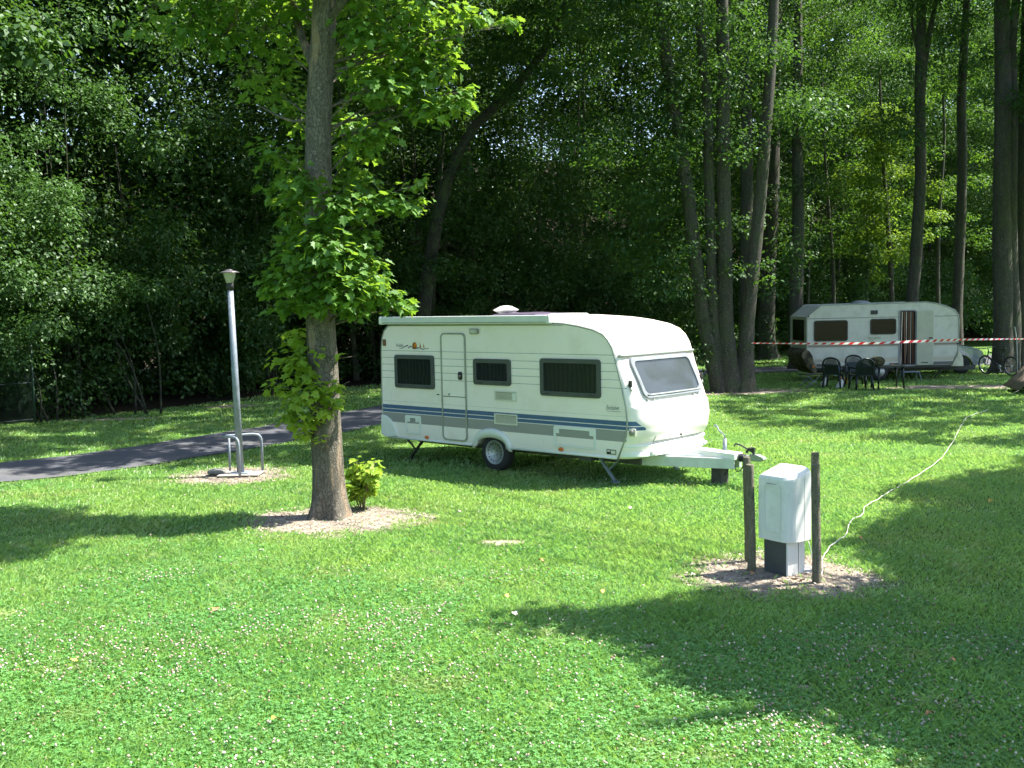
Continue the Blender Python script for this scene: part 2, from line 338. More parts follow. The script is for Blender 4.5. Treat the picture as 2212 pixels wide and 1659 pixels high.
def build_grass():
    Vs = []; rn = []
    for y0, y1, dens, wd, hgt in ((4.8, 7, 5200, .0040, .048), (7, 9.5, 4200, .005, .048), (9.5, 13, 2700, .0065, .045), (13, 18, 1500, .009, .045), (18, 26, 650, .014, .045), (26, 38, 220, .024, .05), (38, 52, 60, .045, .06)):
        X, Y = scatter(y0, y1, dens); n = len(X); h = hgt * (.45 + .9 * rng.random(n)) * (.75 + .7 * vnoise(X, Y, 1.3, 5))
        a = rng.random(n) * 2 * np.pi; l = h * (.25 + .8 * rng.random(n)); b = a + np.pi / 2 + rng.normal(0, .5, n)
        z = zig(X, Y) - .004; W = wd * (.6 + .8 * rng.random(n))
        p0 = np.stack([X - np.cos(b) * W / 2, Y - np.sin(b) * W / 2, z], -1); p1 = np.stack([X + np.cos(b) * W / 2, Y + np.sin(b) * W / 2, z], -1)
        mx = np.cos(a) * l * .35; my = np.sin(a) * l * .35
        p2 = np.stack([X + mx + np.cos(b) * W * .45, Y + my + np.sin(b) * W * .45, z + h * .62], -1)
        tip = np.stack([X + np.cos(a) * l, Y + np.sin(a) * l, z + h * (1 - .25 * rng.random(n))], -1)
        Vs.append(np.stack([p0, p1, p2, tip], 1).reshape(-1, 3)); rn.append(rng.random(n))
    V = np.concatenate(Vs); F = np.arange(len(V)).reshape(-1, 4)
    o = npmesh('grass', V, F, 4, GRASS, rnd=np.concatenate(rn)); tag(o, 'short mown grass covering the camp lawn', 'grass', kind='stuff')
    # clover leaflets
    Vs = []; rn = []; fl = []
    for y0, y1, dens, sz in ((4.8, 7, 1700, .0155), (7, 9.5, 1500, .016), (9.5, 13, 700, .018), (13, 17, 240, .022)):
        X, Y = scatter(y0, y1, dens); pr = vnoise(X, Y, .55, 11) * .6 + vnoise(X, Y, 1.7, 12) * .4 + np.clip((9.6 - Y - .15 * X) / 5, -.35, .35)
        k = rng.random(len(X)) < np.clip((pr - .33) * 4, .04, 1); X, Y = X[k], Y[k]; n = len(X); z = zig(X, Y) + .022 + .03 * rng.random(n); a0 = rng.random(n) * 2 * np.pi; S = sz * (.7 + .6 * rng.random(n))
        r1 = rng.random(n)
        for q in range(3):
            a = a0 + q * 2.094; ca, sa = np.cos(a), np.sin(a); tz = rng.normal(-.1, .25, n) * S
            p0 = np.stack([X, Y, z], -1); pm = np.stack([X + ca * S * .95, Y + sa * S * .95, z + tz], -1)
            pl = np.stack([X + ca * S * .62 - sa * S * .5, Y + sa * S * .62 + ca * S * .5, z + tz * .4 + S * .12], -1); pr_ = np.stack([X + ca * S * .62 + sa * S * .5, Y + sa * S * .62 - ca * S * .5, z + tz * .4 + S * .12], -1)
            Vs.append(np.stack([p0, pr_, pm, pl], 1).reshape(-1, 3)); rn.append(r1)
        fd = {4.8: .085, 7: .095, 9.5: .09, 13: .035}[y0]
        kf = (rng.random(n) < fd * (.3 + 2.2 * vnoise(X, Y, 1.1, 21) ** 2)); fl.append(np.stack([X[kf], Y[kf], z[kf] + .022], -1))
    V = np.concatenate(Vs); o = npmesh('clover', V, np.arange(len(V)).reshape(-1, 4), 4, CLOVER, rnd=np.concatenate(rn)); tag(o, 'white clover leaves growing through the lawn', 'clover', kind='stuff')
    # clover heads: small ragged balls
    Pf = np.concatenate(fl); X, Y = scatter(9.5, 22, 3.5); Pf = np.concatenate([Pf, np.stack([X, Y, zig(X, Y) + .05], -1)]); n = len(Pf)
    prof = [(0, -.7), (.75, -.45), (1, .1), (.7, .7), (0, 1)]; m = 6; T = []
    for r_, h_ in prof[1:4]:
        for k_ in range(m): T.append((r_ * math.cos(k_ * 2 * math.pi / m), r_ * math.sin(k_ * 2 * math.pi / m), h_))
    T = np.array([(0, 0, -.7)] + T + [(0, 0, 1)]); FT = []
    for k_ in range(m): FT.append((0, 1 + (k_+1) % m, 1 + k_, 1 + k_)) if 0 else None
    Q = []
    for lv in range(2):
        for k_ in range(m): Q.append((1+lv*m+k_, 1+lv*m+(k_+1) % m, 1+(lv+1)*m+(k_+1) % m, 1+(lv+1)*m+k_))
    for k_ in range(0, m, 2): Q.append((1+2*m+k_, 1+2*m+(k_+1) % m, 1+2*m+(k_+2) % m, len(T)-1)); Q.append((0, 1+(k_+2) % m, 1+(k_+1) % m, 1+k_))
    Q = np.array(Q); sz = .0100 * (.45 + .6 * rng.random(n))
    V = Pf[:, None, :] + T[None] * sz[:, None, None] * (1 + .3 * rng.normal(size=(n, len(T), 1)))
    F = (np.arange(n) * len(T))[:, None, None] + Q[None]
    m_ = NT('clover_head'); r_ = m_.new('Attribute', attribute_name='rnd').outputs['Fac']; m_.set(m_.ramp(r_, [(.0, (.22, .14, .09)), (.4, (.33, .27, .20)), (.85, (.50, .45, .37))]), .8)
    o = npmesh('clover_flowers', V.reshape(-1, 3), F.reshape(-1, 4), 4, m_.m, rnd=np.repeat(rng.random(n), len(Q))); tag(o, 'small whitish clover heads dotted over the lawn', 'clover flowers', kind='stuff')
build_grass()
def build_chips():
    Vs = []; rn = []
    for cx, cy_, rx, ry in MASKS[:4]:
        n = int(2600 * rx * ry) if cy_ < 20 else 700; a = rng.random(n) * 6.283; q = np.sqrt(rng.random(n)) * 1.08; X = cx + rx * q * np.cos(a); Y = cy_ + ry * q * np.sin(a); S = rng.uniform(.004, .016, n) * (1.6 if cy_ > 20 else 1)
        th = rng.random(n) * 6.283; asp = rng.uniform(.2, .9, n); z = zig(X, Y) + .003; ca, sa = np.cos(th), np.sin(th); tl = rng.normal(0, .35, (n, 4))
        c4 = [(-1, -1), (1, -.8), (.9, 1), (-.8, .7)]
        V = np.stack([np.stack([X + S * (u * ca - v * asp * sa), Y + S * (u * sa + v * asp * ca), z + S * (.35 + tl[:, k])], -1) for k, (u, v) in enumerate(c4)], 1); Vs.append(V.reshape(-1, 3)); rn.append(rng.random(n))
    V = np.concatenate(Vs); m = NT('soil_chips'); m.set(m.ramp(m.new('Attribute', attribute_name='rnd').outputs['Fac'], [(0, (.06, .045, .03)), (.35, (.24, .19, .14)), (.75, (.42, .36, .28)), (1, (.6, .54, .45))]), .9)
    o = npmesh('soil_litter', V, np.arange(len(V)).reshape(-1, 4), 4, m.m, rnd=np.concatenate(rn)); tag(o, 'small clods, chips and twigs scattered on the bare soil patches', 'soil litter', kind='stuff')
build_chips()

# ------------------------------------------------------------------ foliage tools
def unit(v): return v / np.maximum(np.linalg.norm(v, axis=-1, keepdims=True), 1e-9)
def leaf_frames(cen, rad, cnt, shell=.45, upw=.8, seed=None):
    cen = np.asarray(cen, float); rad = np.asarray(rad, float); cnt = np.asarray(cnt, int); idx = np.repeat(np.arange(len(cen)), cnt); n = len(idx)
    d = unit(rng.normal(size=(n, 3))); r = shell + (1 - shell) * rng.random(n) ** .6; r = np.where(rng.random(n) < .3, rng.random(n), r)
    lump = 1 + .25 * np.sin(d[:, 0] * 5 + idx * 1.7) * np.cos(d[:, 1] * 4 + idx) + .15 * np.sin(d[:, 2] * 9 + idx * .3)
    p = cen[idx] + d * rad[idx] * (r * lump)[:, None]
    nrm = unit(np.array([0, 0, upw]) + d * .55 + rng.normal(size=(n, 3)) * .38)
    t = unit(d * [1, 1, .2] + rng.normal(size=(n, 3)) * .6 + [0, 0, -.55]); t = unit(t - nrm * np.sum(t * nrm, -1, keepdims=True)); b = np.cross(nrm, t)
    return p, nrm, t, b, n
def quad_leaves(p, nrm, t, b, L, W):
    n = len(p); L = (L * (.65 + .7 * rng.random(n)))[:, None]; W = L * W
    v0 = p; v1 = p + t * L * .42 + b * W * .5 + nrm * L * .10; v2 = p + t * L - nrm * L * .12; v3 = p + t * L * .42 - b * W * .5 + nrm * L * .10
    return np.stack([v0, v1, v2, v3], 1).reshape(-1, 3)
def foliage(name, cen, rad, cnt, L, W, mat, parent=None, shell=.45, upw=.8):
    p, nr, t, b, n = leaf_frames(cen, rad, cnt, shell, upw); V = quad_leaves(p, nr, t, b, L, W)
    return npmesh(name, V, np.arange(len(V)).reshape(-1, 4), 4, mat, parent, rnd=rng.random(n))
MH = np.array([(0, 0), (-.10, .30), (.10, .26), (.16, .56), (.36, .34), (.60, .46), (.64, .20), (1.0, 0)])
def maple_leaves(name, cen, rad, cnt, L, mat, parent, upw=1.1):
    p, nr, t, b, n = leaf_frames(cen, rad, cnt, .2, upw); Ls = (L * (.6 + .65 * rng.random(n)))[:, None]
    fold = rng.uniform(.05, .3, n)[:, None]; out = []
    for sgn in (1, -1):
        H = []
        for x, y in (MH if sgn == 1 else MH[::-1]):
            H.append(p + t * Ls * (x - .05) + b * Ls * y * sgn * .95 - nr * Ls * (.18 * x * x) + nr * Ls * fold * abs(y))
        out.append(np.stack(H, 1))
    V = np.stack(out, 1).reshape(-1, 3)
    return npmesh(name, V, np.arange(len(V)).reshape(-1, 8), 8, mat, parent, rnd=np.repeat(rng.random(n), 2))
def trunk(name, pts, rad, mat, parent, n=20, per=8, rough=.05, flare=0., seed=0, caps=True):
    path = spline(pts, per); m = len(path); rr = np.interp(np.linspace(0, len(pts) - 1, m), range(len(pts)), rad); rg = np.random.default_rng(seed)
    ph = rg.random(8) * 6.28; V = []; cum = 0
    for i, c in enumerate(path):
        t = path[min(i+1, m-1)] - path[max(i-1, 0)]; t = t / np.linalg.norm(t); a = np.cross(t, [0, 1, .01]); a /= np.linalg.norm(a); b = np.cross(t, a)
        if i: cum += np.linalg.norm(c - path[i-1])
        fl = flare * math.exp(-cum * 4.5)
        for k in range(n):
            th = 2 * math.pi * k / n
            r = rr[i] * (1 + rough * (math.sin(3*th+ph[0]+cum*.8) * .5 + math.sin(7*th+ph[1]-cum*1.3) * .35 + math.sin(13*th+cum*5+ph[2]) * .25) + rg.normal(0, rough * .25))
            r += rr[i] * fl * (.55 + .45 * math.sin(5*th+ph[3]) + .2 * math.sin(3*th+ph[4]))
            V.append(c + (a * math.cos(th) + b * math.sin(th)) * r)
    i = np.arange(m * n).reshape(m, n); j = np.roll(i, -1, 1); F = np.stack([i[:-1], j[:-1], j[1:], i[1:]], -1).reshape(-1, 4)
    return npmesh(name, np.array(V), F, 4, mat, parent, smooth=True)

# ------------------------------------------------------------------ the maple in the lawn
D = 13.86
def maple():
    base = G(712, 1112); t0 = empty('maple_tree', (base[0], base[1], 0), 0, 'young maple with rough grey bark, standing in bare soil left of the big caravan', 'tree')
    def q(x, y, dy=0.): return P(x, y, base[1] + dy) - [base[0], base[1], 0]
    up = [np.array([0, 0, -.1]), q(711, 1060), q(707, 965), q(699, 820), q(692, 679), q(688, 500), q(688, 273), q(700, 39), q(708, -250), q(700, -700), q(690, -1200)]
    trunk('trunk', up, [.235, .212, .205, .20, .19, .178, .168, .155, .13, .08, .03], BARK, t0, 40, 12, .035, .75, 3)
    mb = [([(690, 175), (668, 120), (650, 75), (636, 20), (615, -60), (560, -260)], [.07, .06, .055, .05, .045, .03]),
          ([(700, 60), (760, -20), (860, -110), (960, -200)], [.06, .045, .03, .02]),
          ([(690, 250), (640, 262), (600, 250), (560, 228)], [.03, .02, .015, .01])]
    for k, (pp, rr) in enumerate(mb):
        trunk('limb', [q(x, y, .25 * i * (-1) ** k) for i, (x, y) in enumerate(pp)], rr, BARK, t0, 12, 6, .04, 0, k + 5)
    # leaf masses: (x, y, depth offset, radius px, vertical px, leaves)
    B = []
    def blob(x, y, dy, rx, rz, n):
        if y < 395 and abs(x - 693) < 75: dy = abs(dy) + .25
        B.append((x, y, dy, rx, rz, n))
    for a in [(640,560,-.3,55,40,150),(700,540,-.6,60,45,190),(760,570,-.4,55,45,170),(600,600,0,40,28,80),(585,625,.1,30,22,45),(660,625,-.5,60,40,180),(730,620,-.6,60,42,190),(800,630,-.3,50,32,130),(850,650,-.2,38,24,80),(878,665,-.1,20,16,30),(690,510,-.3,50,30,120),(640,500,.2,45,30,80),(780,520,-.2,40,36,90),(800,590,.3,40,35,80),(620,660,-.2,40,22,50),(700,665,-.55,40,22,60),(770,665,-.4,40,24,60),
              (720,450,-.4,50,40,120),(780,440,-.2,60,38,120),(850,440,-.1,50,30,75),(895,440,0,30,22,36),(905,395,0,20,14,18),(780,395,0,40,24,45),(760,390,-.2,34,20,40),(640,440,.2,50,40,80),(600,410,.4,40,26,40),(660,400,-.3,50,40,90),(590,330,.5,45,35,50),(640,350,.3,50,40,70),
              (760,340,-.2,50,40,80),(800,290,0,60,45,120),(740,270,-.4,40,45,80),(860,200,.1,60,50,160),(930,230,.2,55,35,110),(990,220,.3,40,26,60),(900,150,.2,60,45,120),(960,150,.5,45,35,60),(810,180,-.2,60,50,130),(760,130,-.5,50,50,100),(850,90,0,70,45,130),(940,80,.3,60,40,90),(780,60,-.3,60,45,100),(1010,195,.4,24,16,22),
              (1040,40,.2,36,18,30),(1100,50,.1,26,14,22),(980,25,.3,60,30,60),(880,20,0,80,35,110),(760,-10,-.3,70,40,100),(620,120,.5,60,50,70),(560,90,.8,70,50,80),(600,200,.8,60,50,60),(540,180,1.1,60,50,55),(640,20,.3,70,40,80),(540,20,.6,70,40,80),(450,20,.3,60,35,80),(400,60,.3,50,30,55),(480,80,.5,50,30,60),(470,110,.6,30,18,22),(350,10,.8,70,35,50),(300,60,1.2,60,40,40),(640,250,.6,40,40,50),
              # shoots low on the trunk
              (640,730,.0,34,26,42),(620,775,-.05,40,22,50),(650,790,-.2,34,30,60),(600,835,-.05,28,16,26),(650,850,-.25,40,30,70),(690,840,-.35,26,26,44),(625,900,-.1,26,26,32),(665,910,-.25,30,28,48),(700,890,-.35,20,22,30),(725,835,-.3,16,16,16),(720,870,-.32,16,18,16),(693,955,-.33,10,14,6),(660,940,-.2,22,14,14),(735,770,-.25,10,10,4),(690,765,-.3,14,12,8)]: blob(*a)
    cen = [q(x, y, dy) for x, y, dy, *_ in B]; s = base[1] / 2288.4
    rad = [(rx * s, max(.12, rx * s * .75), rz * s) for *_, rx, rz, n in B]; cnt = [int(n * (1.08 if y > 470 else 1.25)) for x, y, *_, n in B]; nb_ = 15
    rad = [(a * 1.15, b_ * 1.2, c_ * 1.15) for a, b_, c_ in rad]
    maple_leaves('crown', cen[:-nb_], rad[:-nb_], cnt[:-nb_], .118, LEAF_MAPLE, t0); maple_leaves('shoots', cen[-nb_:], rad[-nb_:], cnt[-nb_:], .115, LEAF_SHOOTM, t0)
    # the upper crown, above the picture
    cc = []; rr = []
    for k in range(75):
        a = rng.random() * 6.28; z = rng.uniform(6.6, 12.5); r = (2.7 - abs(z - 9) * .45) * math.sqrt(rng.random()); cc.append((r * math.cos(a) - .25, r * math.sin(a), z)); rr.append((.55, .55, .3))
    maple_leaves('crown', cc, rr, [140] * len(cc), .15, LEAF_MAPLE, t0)
    # twigs
    mbt = MB(); rnd = random.Random(4)
    for i, (c, (x, y, dy, *_)) in enumerate(zip(cen, B)):
        z0 = c[2] - (.25 if c[2] < 3 else .55) - .1 * rnd.random(); k = min(1, max(0, z0 / 6)); j = min(range(len(up)), key=lambda m: abs(up[m][2] - z0)); u0 = up[j]
        tt = np.interp(z0, [u[2] for u in up], range(len(up))); 
        if x < 600 and y < 210: tt = 7 + (600 - x) / 260
        a = int(tt); f = tt - a; u0 = up[a] * (1 - f) + up[min(a+1, len(up)-1)] * f
        mid = (u0 + c) / 2 + np.array([rnd.uniform(-.08, .08), rnd.uniform(-.08, .08), .06 if not (x < 600 and y < 210) else .5]); L = np.linalg.norm(c - u0)
        mbt.tube(spline([u0, mid, c], 4), [max(.004, .010 + .006 * L - .0014 * L * kk) for kk in range(9)], 6, caps=False)
        for _ in range(4):
            e = c + np.array([rnd.uniform(-.4, .4), rnd.uniform(-.3, .3), rnd.uniform(-.12, .15)]) * .5; mbt.tube([mid * .35 + c * .65, (mid + e) / 2 * .3 + e * .35 + c * .35, e], [.006, .004, .002], 4, caps=False)
    mbt.build('twigs', BARK, t0)
    # shoots at the foot
    b2 = G(782, 1098); s0 = empty('maple_saplings', (b2[0], b2[1], 0), 0, 'clump of bright green maple shoots at the foot of the trunk', 'plant')
    st = MB(); cen = []
    for k in range(16):
        a = rnd.uniform(-.17, .13); d_ = rnd.uniform(-.12, .12); h = rnd.uniform(.3, .74) ; x1 = a * 1.55 + .03
        pts = [(a * .3, d_ * .3, 0), (a * .8, d_ * .8, h * .5), (x1, d_ * 1.3, h)]; st.tube(spline(pts, 4), .005, 5)
        for f in (.45, .7, .88, 1): cen.append((a * .3 + (x1 - a * .3) * f + rnd.uniform(-.04, .04), d_ * (.3 + f), h * f))
    st.build('stem', simple('shoot_stem', (.14, .11, .05)), s0); maple_leaves('leaves', cen, [(.085, .085, .05)] * len(cen), [5] * len(cen), .115, LEAF_SHOOT, s0)
maple()

# ------------------------------------------------------------------ trees at the edge of the wood
def V2W(pts, Y): return [P(x, y, Y) for x, y in pts]
def wood_tree(label, stems, Y, crown, base_xy=None, mat=LEAF_DARK, leaf=.118, bark=None, n=22, group='tall trees at the edge of the wood', flare=.5, name='broadleaf_tree'):
    """stems: [(points px, radii m)], crown: list of (x,y,dy,r_m,rz_m,count)"""
    b = P(stems[0][0][0][0], stems[0][0][0][1], Y); b = np.array([b[0], b[1], 0.]); t = empty(name, tuple(b), 0, label, 'tree', group)
    for k, (pp, rr) in enumerate(stems):
        w_ = [P(x, y, Y + (0 if i == 0 else 0)) - b for i, (x, y) in enumerate(pp)]
        trunk('trunk' if k == 0 or len(stems[k][1]) > 3 else 'limb', w_, rr, bark or BARK2, t, n, 5, .05, flare if abs(w_[0][2]) < .4 else 0, int(b[0] * 10) % 97 + k)
    if crown:
        cen = [P(x, y, Y + dy) - b for x, y, dy, *_ in crown]; rad = [(c[3], c[3] * .9, c[4]) for c in crown]
        foliage('crown', cen, rad, [int(c[5] * 1.6) for c in crown], leaf, .62, mat, t)
    return t, b
rd = random.Random(11)
def rcrown(x0, x1, y0, y1, n, Y0=-1.5, Y1=1.5, r=(.7, 1.3), cnt=230, ok=None):
    out = []
    while len(out) < n:
        x, y = rd.uniform(x0, x1), rd.uniform(y0, y1)
        if ok and not ok(x, y): continue
        rr = rd.uniform(*r); out.append((x, y, rd.uniform(Y0, Y1), rr, rr * rd.uniform(.4, .65), int(cnt * rr * rr)))
    return out
wood_tree('group of tall grey stems sharing one root behind the nose of the big caravan',
    [([(1565,858),(1545,800),(1522,700),(1508,600),(1490,453),(1470,309),(1449,185),(1429,41),(1405,-200),(1390,-500)], [0.340,0.249,0.215,0.206,0.194,0.181,0.172,0.163,0.129,0.069]),
     ([(1585,856),(1575,790),(1568,700),(1566,560),(1564,440),(1562,300),(1562,120),(1560,0),(1560,-300)], [0.420,0.292,0.232,0.215,0.206,0.202,0.189,0.172,0.103]),
     ([(1560,852),(1548,780),(1540,658),(1532,411),(1528,247),(1512,41),(1500,-200)], [0.260,0.189,0.163,0.155,0.146,0.138,0.086]),
     ([(1608,853),(1610,780),(1616,690),(1633,520),(1645,400),(1656,260),(1666,120),(1672,0),(1690,-300)], [0.380,0.258,0.206,0.189,0.181,0.172,0.155,0.146,0.086])],
    32.0, rcrown(1230, 1760, -420, 330, 75, -2.2, 1.5, ok=lambda x, y: y < 250 or rd.random() < .4) + rcrown(1300, 1480, 250, 620, 16, -.5, 1.8) + rcrown(1480, 1720, 380, 640, 12, -1.0, 1.5, (.45, .8)) + rcrown(1440, 1720, 60, 340, 15, -1.6, -.6, (.4, .75), 170) + rcrown(1560, 1700, 560, 640, 3, -1, -.5, (.3, .5)) + [(1515, 760, -.1, .45, .5, 90), (1525, 700, .1, .4, .6, 80), (1600, 740, .3, .5, .6, 60)], n=26, flare=.7)
wood_tree('slender forked tree rising straight behind the door of the old caravan', [([(1972,793),(1970,660),(1978,560),(1985,450),(1989,370),(1987,205),(1990,41),(1992,-150),(1996,-400)], [.26,.23,.215,.21,.2,.19,.17,.13,.07]), ([(1990,260),(1998,150),(2010,60),(2022,0),(2040,-160)], [.1,.09,.085,.08,.05]), ([(1984,120),(1975,80),(1970,40),(1972,-60)], [.06,.05,.045,.03])],
    39.5, rcrown(1800, 2120, -380, 90, 34, -2, 2) + rcrown(1700, 1960, 90, 330, 14, -1, 2.5))
wood_tree('thin dark tree behind the front end of the old caravan', [([(2070,790),(2068,679),(2072,560),(2076,480),(2079,330),(2077,230),(2083,90),(2090,-60),(2090,-350)], [.26,.2,.19,.18,.18,.17,.15,.12,.06])],
    41.5, rcrown(1980, 2300, -350, 60, 26, -2, 2) + rcrown(1990, 2160, 60, 260, 9, -1, 2))
wood_tree('thick double trunk at the right that the bicycle leans on', [([(2168,808),(2168,700),(2166,560),(2165,411),(2167,205),(2165,0),(2170,-300)], [.42,.34,.32,.3,.28,.25,.14]), ([(2184,806),(2190,700),(2186,600),(2184,450),(2188,250),(2186,90),(2195,0),(2210,-250)], [.3,.25,.22,.2,.17,.15,.14,.08])],
    37.4, rcrown(2080, 2380, -420, 40, 26, -2.5, 1.5) + rcrown(2130, 2330, 60, 260, 8, -1, 1.5))
wood_tree('slim trunk at the far right edge of the lawn', [([(2206,800),(2207,700),(2209,500),(2208,300),(2214,100),(2220,-200)], [.24,.2,.19,.18,.15,.1])], 39.0, rcrown(2150, 2400, -300, 150, 14, -1, 2))
wood_tree('shaded trunk just left of the old caravan', [([(1722,800),(1719,660),(1723,560),(1725,450),(1722,300),(1724,100),(1726,-200)], [.32,.27,.25,.23,.2,.17,.1])], 41.5, rcrown(1640, 1840, -300, 420, 26, -1, 2.5))
wood_tree('ivy-covered trunk between the grey stems and the old caravan', [([(1657,775),(1655,700),(1660,600),(1668,450),(1672,300),(1680,0)], [.42,.36,.32,.28,.24,.18])], 46.0, rcrown(1620, 1740, -100, 560, 16, -1, 1.5) + [(1657, 745, -.2, .55, .8, 160), (1654, 700, -.2, .5, .8, 140)])
wood_tree('dark trunk leaning to the right in the middle of the wood', [([(905,825),(912,700),(930,560),(950,450),(977,363),(1000,313),(1032,266),(1071,231),(1098,203),(1180,100),(1250,-60)], [.3,.28,.25,.22,.2,.18,.17,.165,.155,.14,.1])], 38.5, rcrown(1080, 1330, -300, 160, 26, -2, 2) + rcrown(860, 1010, 400, 760, 9, -.8, .2, (.4, .8)) + rcrown(1080, 1240, 60, 215, 12, -1., -.3, (.4, .8)), flare=0, bark=BARK3)
wood_tree('dark straight trunk deep in the wood at the upper left', [([(226,880),(220,600),(212,400),(207,160),(203,60),(200,-200)], [.3,.27,.25,.23,.2,.14])], 35.5, rcrown(60, 420, -350, 60, 24, -2, 2))
wood_tree('young maple coloured yellow-green for a sunlit patch above the old caravan', [([(1930,780),(1925,600),(1915,450),(1905,300),(1900,150)], [.12,.1,.09,.07,.04])], 44.0,
    [(rd.gauss(1905, 48), y, rd.uniform(-1.5, .8), rd.uniform(.5, .95), rd.uniform(.3, .5), 190) for y in [rd.uniform(235, 560) for _ in range(34)]] + rcrown(1850, 1900, 560, 640, 4, -1, 0, (.4, .6)), mat=LEAF_YEL, leaf=.13, n=12)
wood_tree('loose backlit young tree spreading between the two slim trunks at the right', [([(2030,790),(2026,600),(2030,450),(2040,300),(2035,150)], [.1,.09,.07,.06,.04])], 46.5, rcrown(1950, 2240, 60, 560, 42, -1.5, 1.5, (.5, .95), 200), mat=LEAF_MID, n=12)
wood_tree('loose backlit young tree left of the yellow-green maple', [([(1800,790),(1800,600),(1790,450),(1780,300),(1775,150)], [.1,.09,.07,.06,.04])], 46.0, rcrown(1670, 1880, 60, 560, 34, -1.5, 1.5, (.5, .95), 200), mat=LEAF_MID, n=12)
# small conifer behind the old caravan
def conifer():
    b = P(1872, 770, 43); t = empty('conifer', (b[0], b[1], 0), 0, 'small feathery green conifer peeping over the old caravan roof', 'tree'); h = 4.9
    trunk('trunk', [(0, 0, 0), (0, 0, 2.5), (0, 0, h)], [.09, .06, .01], BARK2, t, 10, 5); cen = []; rad = []
    for k in range(90):
        z = rd.uniform(.6, h); r = (h - z) * .33 * rd.uniform(.3, 1); a = rd.random() * 6.28; cen.append((r * math.cos(a), r * math.sin(a), z - r * .1)); rad.append((.3, .3, .09))
    foliage('crown', cen, rad, [70] * 90, .11, .28, LEAF_FIR, t)
conifer()
# the lit bushes on the left
def bush(label, blobs, Y, mat, leaf, name='bush', stem=None, group=None):
    x, y = blobs[0][:2]; b = P(x, y, Y); b = np.array([b[0], b[1], 0.]); t = empty(name, tuple(b), 0, label, 'bush' if name == 'bush' else 'tree', group)
    cen = [P(c[0], c[1], Y + c[2]) - b for c in blobs]; foliage('foliage' if name == 'bush' else 'crown', cen, [(c[3], c[3], c[4]) for c in blobs], [int(c[5] * 1.4) for c in blobs], leaf, .6, mat, t)
    mb = MB(); r2 = random.Random(5)
    for c in cen[::5]:
        q_ = r2.uniform(.1, .8); mb.tube(spline([(c[0] * q_ + r2.uniform(-.3, .3), c[1] * .3 + .5, 0), (c[0] * (q_ + 1) / 2 + r2.uniform(-.3, .3), c[1] * .6 + .4, max(.2, c[2] * .5)), tuple(c)], 4), [max(.008, .035 - .0035 * k) for k in range(9)], 6)
    mb.build('stem', BARK3, t); return t
def blobs_in(poly, n, r, cnt, dy=(-1, 1)):
    xs = [p[0] for p in poly]; ys = [p[1] for p in poly]; out = []
    while len(out) < n:
        x, y = rd.uniform(min(xs), max(xs)), rd.uniform(min(ys), max(ys))
        if inpoly(np.array([x]), np.array([y]), poly)[0]:
            q = rd.uniform(*r); out.append((x, y, rd.uniform(*dy), q, q * rd.uniform(.5, .75), int(cnt * q * q)))
    return out
bush('big domed hornbeam with sunlit grey-green leaves at the left edge', blobs_in([(-140,230),(40,240),(110,330),(160,430),(165,520),(60,560),(-140,560)], 34, (.5, .95), 420), 28.5, LEAF_BUSH, .10, 'hornbeam')
bush('sunlit round shrub below the hornbeam at the left edge', blobs_in([(-150,560),(30,560),(90,620),(130,690),(100,760),(-150,800)], 26, (.4, .8), 480, (-.8, .8)), 26.8, LEAF_BUSH, .10)
bush('bright bramble-like shrub with an arched top right of the left shrub', blobs_in([(100,600),(190,565),(300,590),(350,620),(300,680),(150,760),(90,720)], 22, (.35, .7), 520, (-.6, .8)), 28.2, LEAF_BUSH, .10)
bush('tall pale-leaved tree filling the upper left corner', blobs_in([(-200,-200),(140,-200),(190,60),(150,180),(60,220),(-200,220)], 40, (.6, 1.2), 300), 30.5, LEAF_BUSH, .11, 'willow_tree')
bush('grey-leaved sallow glinting beside the dark upper-left trunk', blobs_in([(110,150),(220,160),(290,250),(240,300),(120,260)], 12, (.5, .8), 380), 32.5, LEAF_BUSH, .11, 'sallow_tree')
bush('small dark shrub with a few bright leaves behind the street lamp', blobs_in([(520,650),(600,640),(640,800),(560,830),(510,760)], 12, (.4, .7), 330), 33.5, LEAF_DARK, .13)

# ------------------------------------------------------------------ trees outside the frame whose crowns shade the lawn
SHADE = []
LIT = [(P(60, 360, 28), 1.8), (P(60, 620, 27), 1.2), (P(230, 600, 28), 1.1), (P(60, 40, 30), 2.5), (P(1905, 300, 44), 2.2), (P(1905, 480, 44), 2.2), (P(200, 220, 32.5), 1.2), (P(440, 40, 14), 1.5), (P(900, 180, 14), 1.5), (P(2020, 560, 47), 1.0), (P(1230, 450, 39), .5), (P(1120, 700, 17), 1.0), (P(1400, 750, 16.5), 1.6), (P(1770, 300, 45), 1.6), (P(1780, 150, 45), 1.2), (P(2100, 250, 46), 2.0), (P(2080, 450, 46), 2.0), (P(1872, 600, 43), 1.0)]
def outside(p, m=14):
    x, y = pix(p); x = x[0]; y = y[0]
    return np.isnan(x) or x < -m or x > 2212 + m or y < -m
def blocks(p, m):
    for c, rr in LIT:
        v = p - c; q = v @ SVn
        if q > 0 and np.linalg.norm(v - SVn * q) < rr + m: return True
    return False
